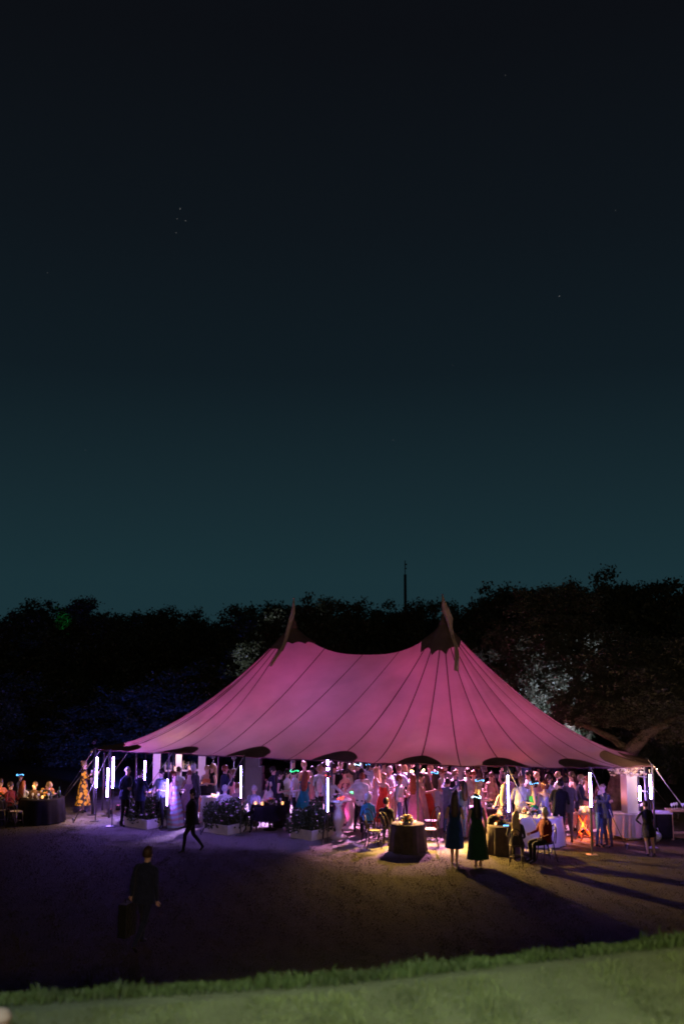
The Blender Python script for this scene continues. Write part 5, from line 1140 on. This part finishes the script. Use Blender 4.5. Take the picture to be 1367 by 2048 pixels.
person(1145, 1543, 1.70, -80, 'guest in pink between the grey brown suit and the navy jacket', dress='pink', hem=.2, hair='brown', style='long', aL='bent', aR='bent')
person(360, 1533, 1.68, -30, 'barman in a white shirt right in front of the bar shelf', top='white', bottom='black', hair='brown', aL='bent', aR='bent')
person(549, 1531, 1.74, 60, 'guest in a navy jacket beyond the old man in white', jacket='navy', top='navy', bottom='black', hair='dark', aL='bent', aR='down')
person(625, 1532, 1.66, -110, 'guest in rose between the gold dress and the suspenders', dress='pink', hem=.2, hair='dark', style='long', aL='bent', aR='bent')
# --- the band (heads hidden by the eave)
person(912, 1503, 1.80, 5, 'musician in an open white jacket and dark vest behind the crowd', jacket='white', top='white', bottom='cream', hair='dark', aL='bent', aR='bent')
person(960, 1505, 1.72, -20, 'singer in a brown dress with bare arms behind the crowd', dress='brown', hem=.4, hair='brown', style='long', sleeves='none', aL='bent', aR='bent', strapless=False)
person(1008, 1506, 1.74, 10, 'keyboard player in dark green with bare forearms', top='darkgreen', bottom='black', hair='dark', sleeves='short', aL='table', aR='table')
person(1045, 1502, 1.78, -15, 'guitarist in a blue shirt behind the white shirted man', top='blue', bottom='tan', hair='brown', aL='bent', aR='bent')
person(1072, 1502, 1.80, 20, 'musician in black near the microphone stand', top='black', bottom='black', hair='dark', aL='bent', aR='bent')
person(1115, 1506, 1.74, 0, 'sound engineer in navy behind the pale desk', top='navy', bottom='black', hair='brown', aL='table', aR='table')
person(880, 1506, 1.76, 25, 'horn player in a black suit beside the main pole', jacket='black', shirtfront=True, top='black', bottom='black', hair='dark', aL='mouth', aR='bent')

# --- turn every skeleton into a finished body in one pass
bpy.context.view_layer.update(); dg = bpy.context.evaluated_depsgraph_get()
new = []
for ob, sp in people: new.append(bpy.data.meshes.new_from_object(ob.evaluated_get(dg)))
for (ob, sp), me in zip(people, new):
    ob.modifiers.clear(); ob.data = me; k = sp['k']
    mats = ['skin_'+sp['skin'], 'fab_'+(sp['jacket'] or sp['top']), 'fab_'+sp['bottom'], sp['shoe'], 'eye', 'lip'] 
    if sp['dress']: mats[1] = 'fab_'+(sp['top'] if sp['top'] != 'white' else sp['dress']); mats[2] = 'skin_'+sp['skin']
    me.materials.clear()
    for m in mats: me.materials.append(M[m])
    n = len(me.polygons); cen_ = np.empty(n*3); me.polygons.foreach_get('center', cen_); cen_ = cen_.reshape(-1, 3)/k
    names = list(sp['J']); best = np.full(n, 1e9); reg = np.zeros(n, int); regs = 'tunhafwlso'
    for a, b_, g in sp['E']:
        pa, pb = np.array(sp['J'][a][0]), np.array(sp['J'][b_][0]); ra = max(sp['J'][a][1:]); rb = max(sp['J'][b_][1:]); d = pb-pa; t = np.clip(((cen_-pa)@d)/max(1e-9, d@d), 0, 1); dist = np.linalg.norm(cen_-pa-t[:, None]*d, axis=1) - (ra+(rb-ra)*t)
        u = dist < best; best[u] = dist[u]; reg[u] = regs.index(g)
    dressed = bool(sp['dress']); lng = sp['sleeves'] == 'long' and not (dressed and sp['top'] == 'white'); shortsl = sp['sleeves'] == 'short'
    mp = {'t': 1, 'u': 1 if not (dressed and sp['strapless']) else 0, 'n': 0, 'h': 0, 'a': 1 if (lng or shortsl) else 0, 'f': 1 if lng else 0, 'w': 0, 'l': 2, 's': 2, 'o': 3}
    if sp['sleeves'] == 'none' and not dressed: mp['a'] = mp['f'] = 0
    mi = np.array([mp[regs[r]] for r in range(len(regs))])[reg]
    me.polygons.foreach_set('material_index', mi.astype(np.int32)); me.polygons.foreach_set('use_smooth', [True]*n)
    bm = bmesh.new(); bm.from_mesh(me); U = sp['U']
    def blob(c, r, mi):
        res = bmesh.ops.create_uvsphere(bm, u_segments=6, v_segments=4, radius=1, matrix=Matrix.Translation(c*k) @ Matrix.Diagonal((r[0]*k, r[1]*k, r[2]*k, 1)))
        for v in res['verts']:
            for f in v.link_faces: f.material_index = mi; f.smooth = True
    for s in (-1, 1): blob(U(s*.032, -.078, 1.655), (.013, .010, .008), 4); blob(U(s*.080, .008, 1.635), (.012, .022, .032), 0)
    blob(U(0, -.096, 1.625), (.013, .020, .024), 0); blob(U(0, -.082, 1.585), (.024, .010, .007), 5)
    for w, h, s in sp['hands']:                          # four fingers and a thumb, bent, rooted in the palm
        d = (h-w).normalized(); x = d.cross(Vector((0, 1, 0))); x = (x if x.length > .1 else d.cross(Vector((0, 0, 1)))).normalized(); c = d.cross(x).normalized()
        fb = MB()
        for j, (o, ln) in enumerate(((-.026, .060), (-.009, .068), (.009, .064), (.025, .052))):
            p0 = h+x*o; fb.tube([p0, p0+d*ln*.55+c*.006, p0+d*ln*.85+c*.022, p0+d*ln*.9+c*.036], [.010, .009, .008, .006], 5)
        p0 = w+d*.02+x*.022*s; fb.tube([p0, p0+x*.028*s+d*.02, p0+x*.036*s+d*.045+c*.01], [.011, .010, .007], 5)
        vv = [bm.verts.new(Vector(v)*k) for v in fb.v]
        for f in fb.f:
            try: ff = bm.faces.new([vv[i] for i in f]); ff.material_index = 0; ff.smooth = True
            except ValueError: pass
    bm.to_mesh(me); bm.free(); me.update()
    z = np.empty(len(me.vertices)*3); me.vertices.foreach_get('co', z); zm = z.reshape(-1, 3)[:, 2].min()
    ob.location.z -= zm
    if sp['sit']: chair(ob.location, ob.rotation_euler[2], 'chair under the ' + ob['label'], 'chairs of the seated guests')
# ================================================================== light thrown out of the tent onto the wood
def stage_spot(px, d, z, aim, power, col, spot, label):
    x = AT(px, 1560, d).x; t = thing('stage_spotlight', label, 'stage lamp', (x, d, 0), 0, 'stage spotlights behind the band')
    b = MB(); b.tube([(0, 0, 0), (0, 0, z)], .016, 6); b.lathe([(.16, 0), (.16, .012), (.02, .03)], 12); b.build('stand', 'black_gear', t)
    b = MB(); b.tube([(0, -.08, z), (0, .12, z+.1)], [.06, .075], 12); b.build('housing', 'black_gear', t)
    lamp('stage_light', 'SPOT', (x, d+.2, z+.16), power, col, aim, .06, spot, .6)
stage_spot(1180, 37.0, .3, AT(1090, 1270, 42), 2400, (.62, .74, 1), 60, 'black floor spotlight beyond the couple in navy aimed up at the oaks')
stage_spot(225, 38.5, .3, AT(260, 1410, 50), 1700, (.03, .08, 1), 75, 'added blue floor lamp standing in for the tube glow on the wood')  # added lamp, stands in for the blue glow of the tubes on the trees
stage_spot(165, 37.0, .3, AT(536, 1266, 51), 8000, (.80, .82, 1), 9, 'black floor spotlight behind the yellow dress aimed at the wood')
stage_spot(186, 33.4, 2.3, AT(128, 1246, 58), 16000, (.02, 1, .25), 2.2, 'green beam lamp on a stand at the dark corner of the tent')
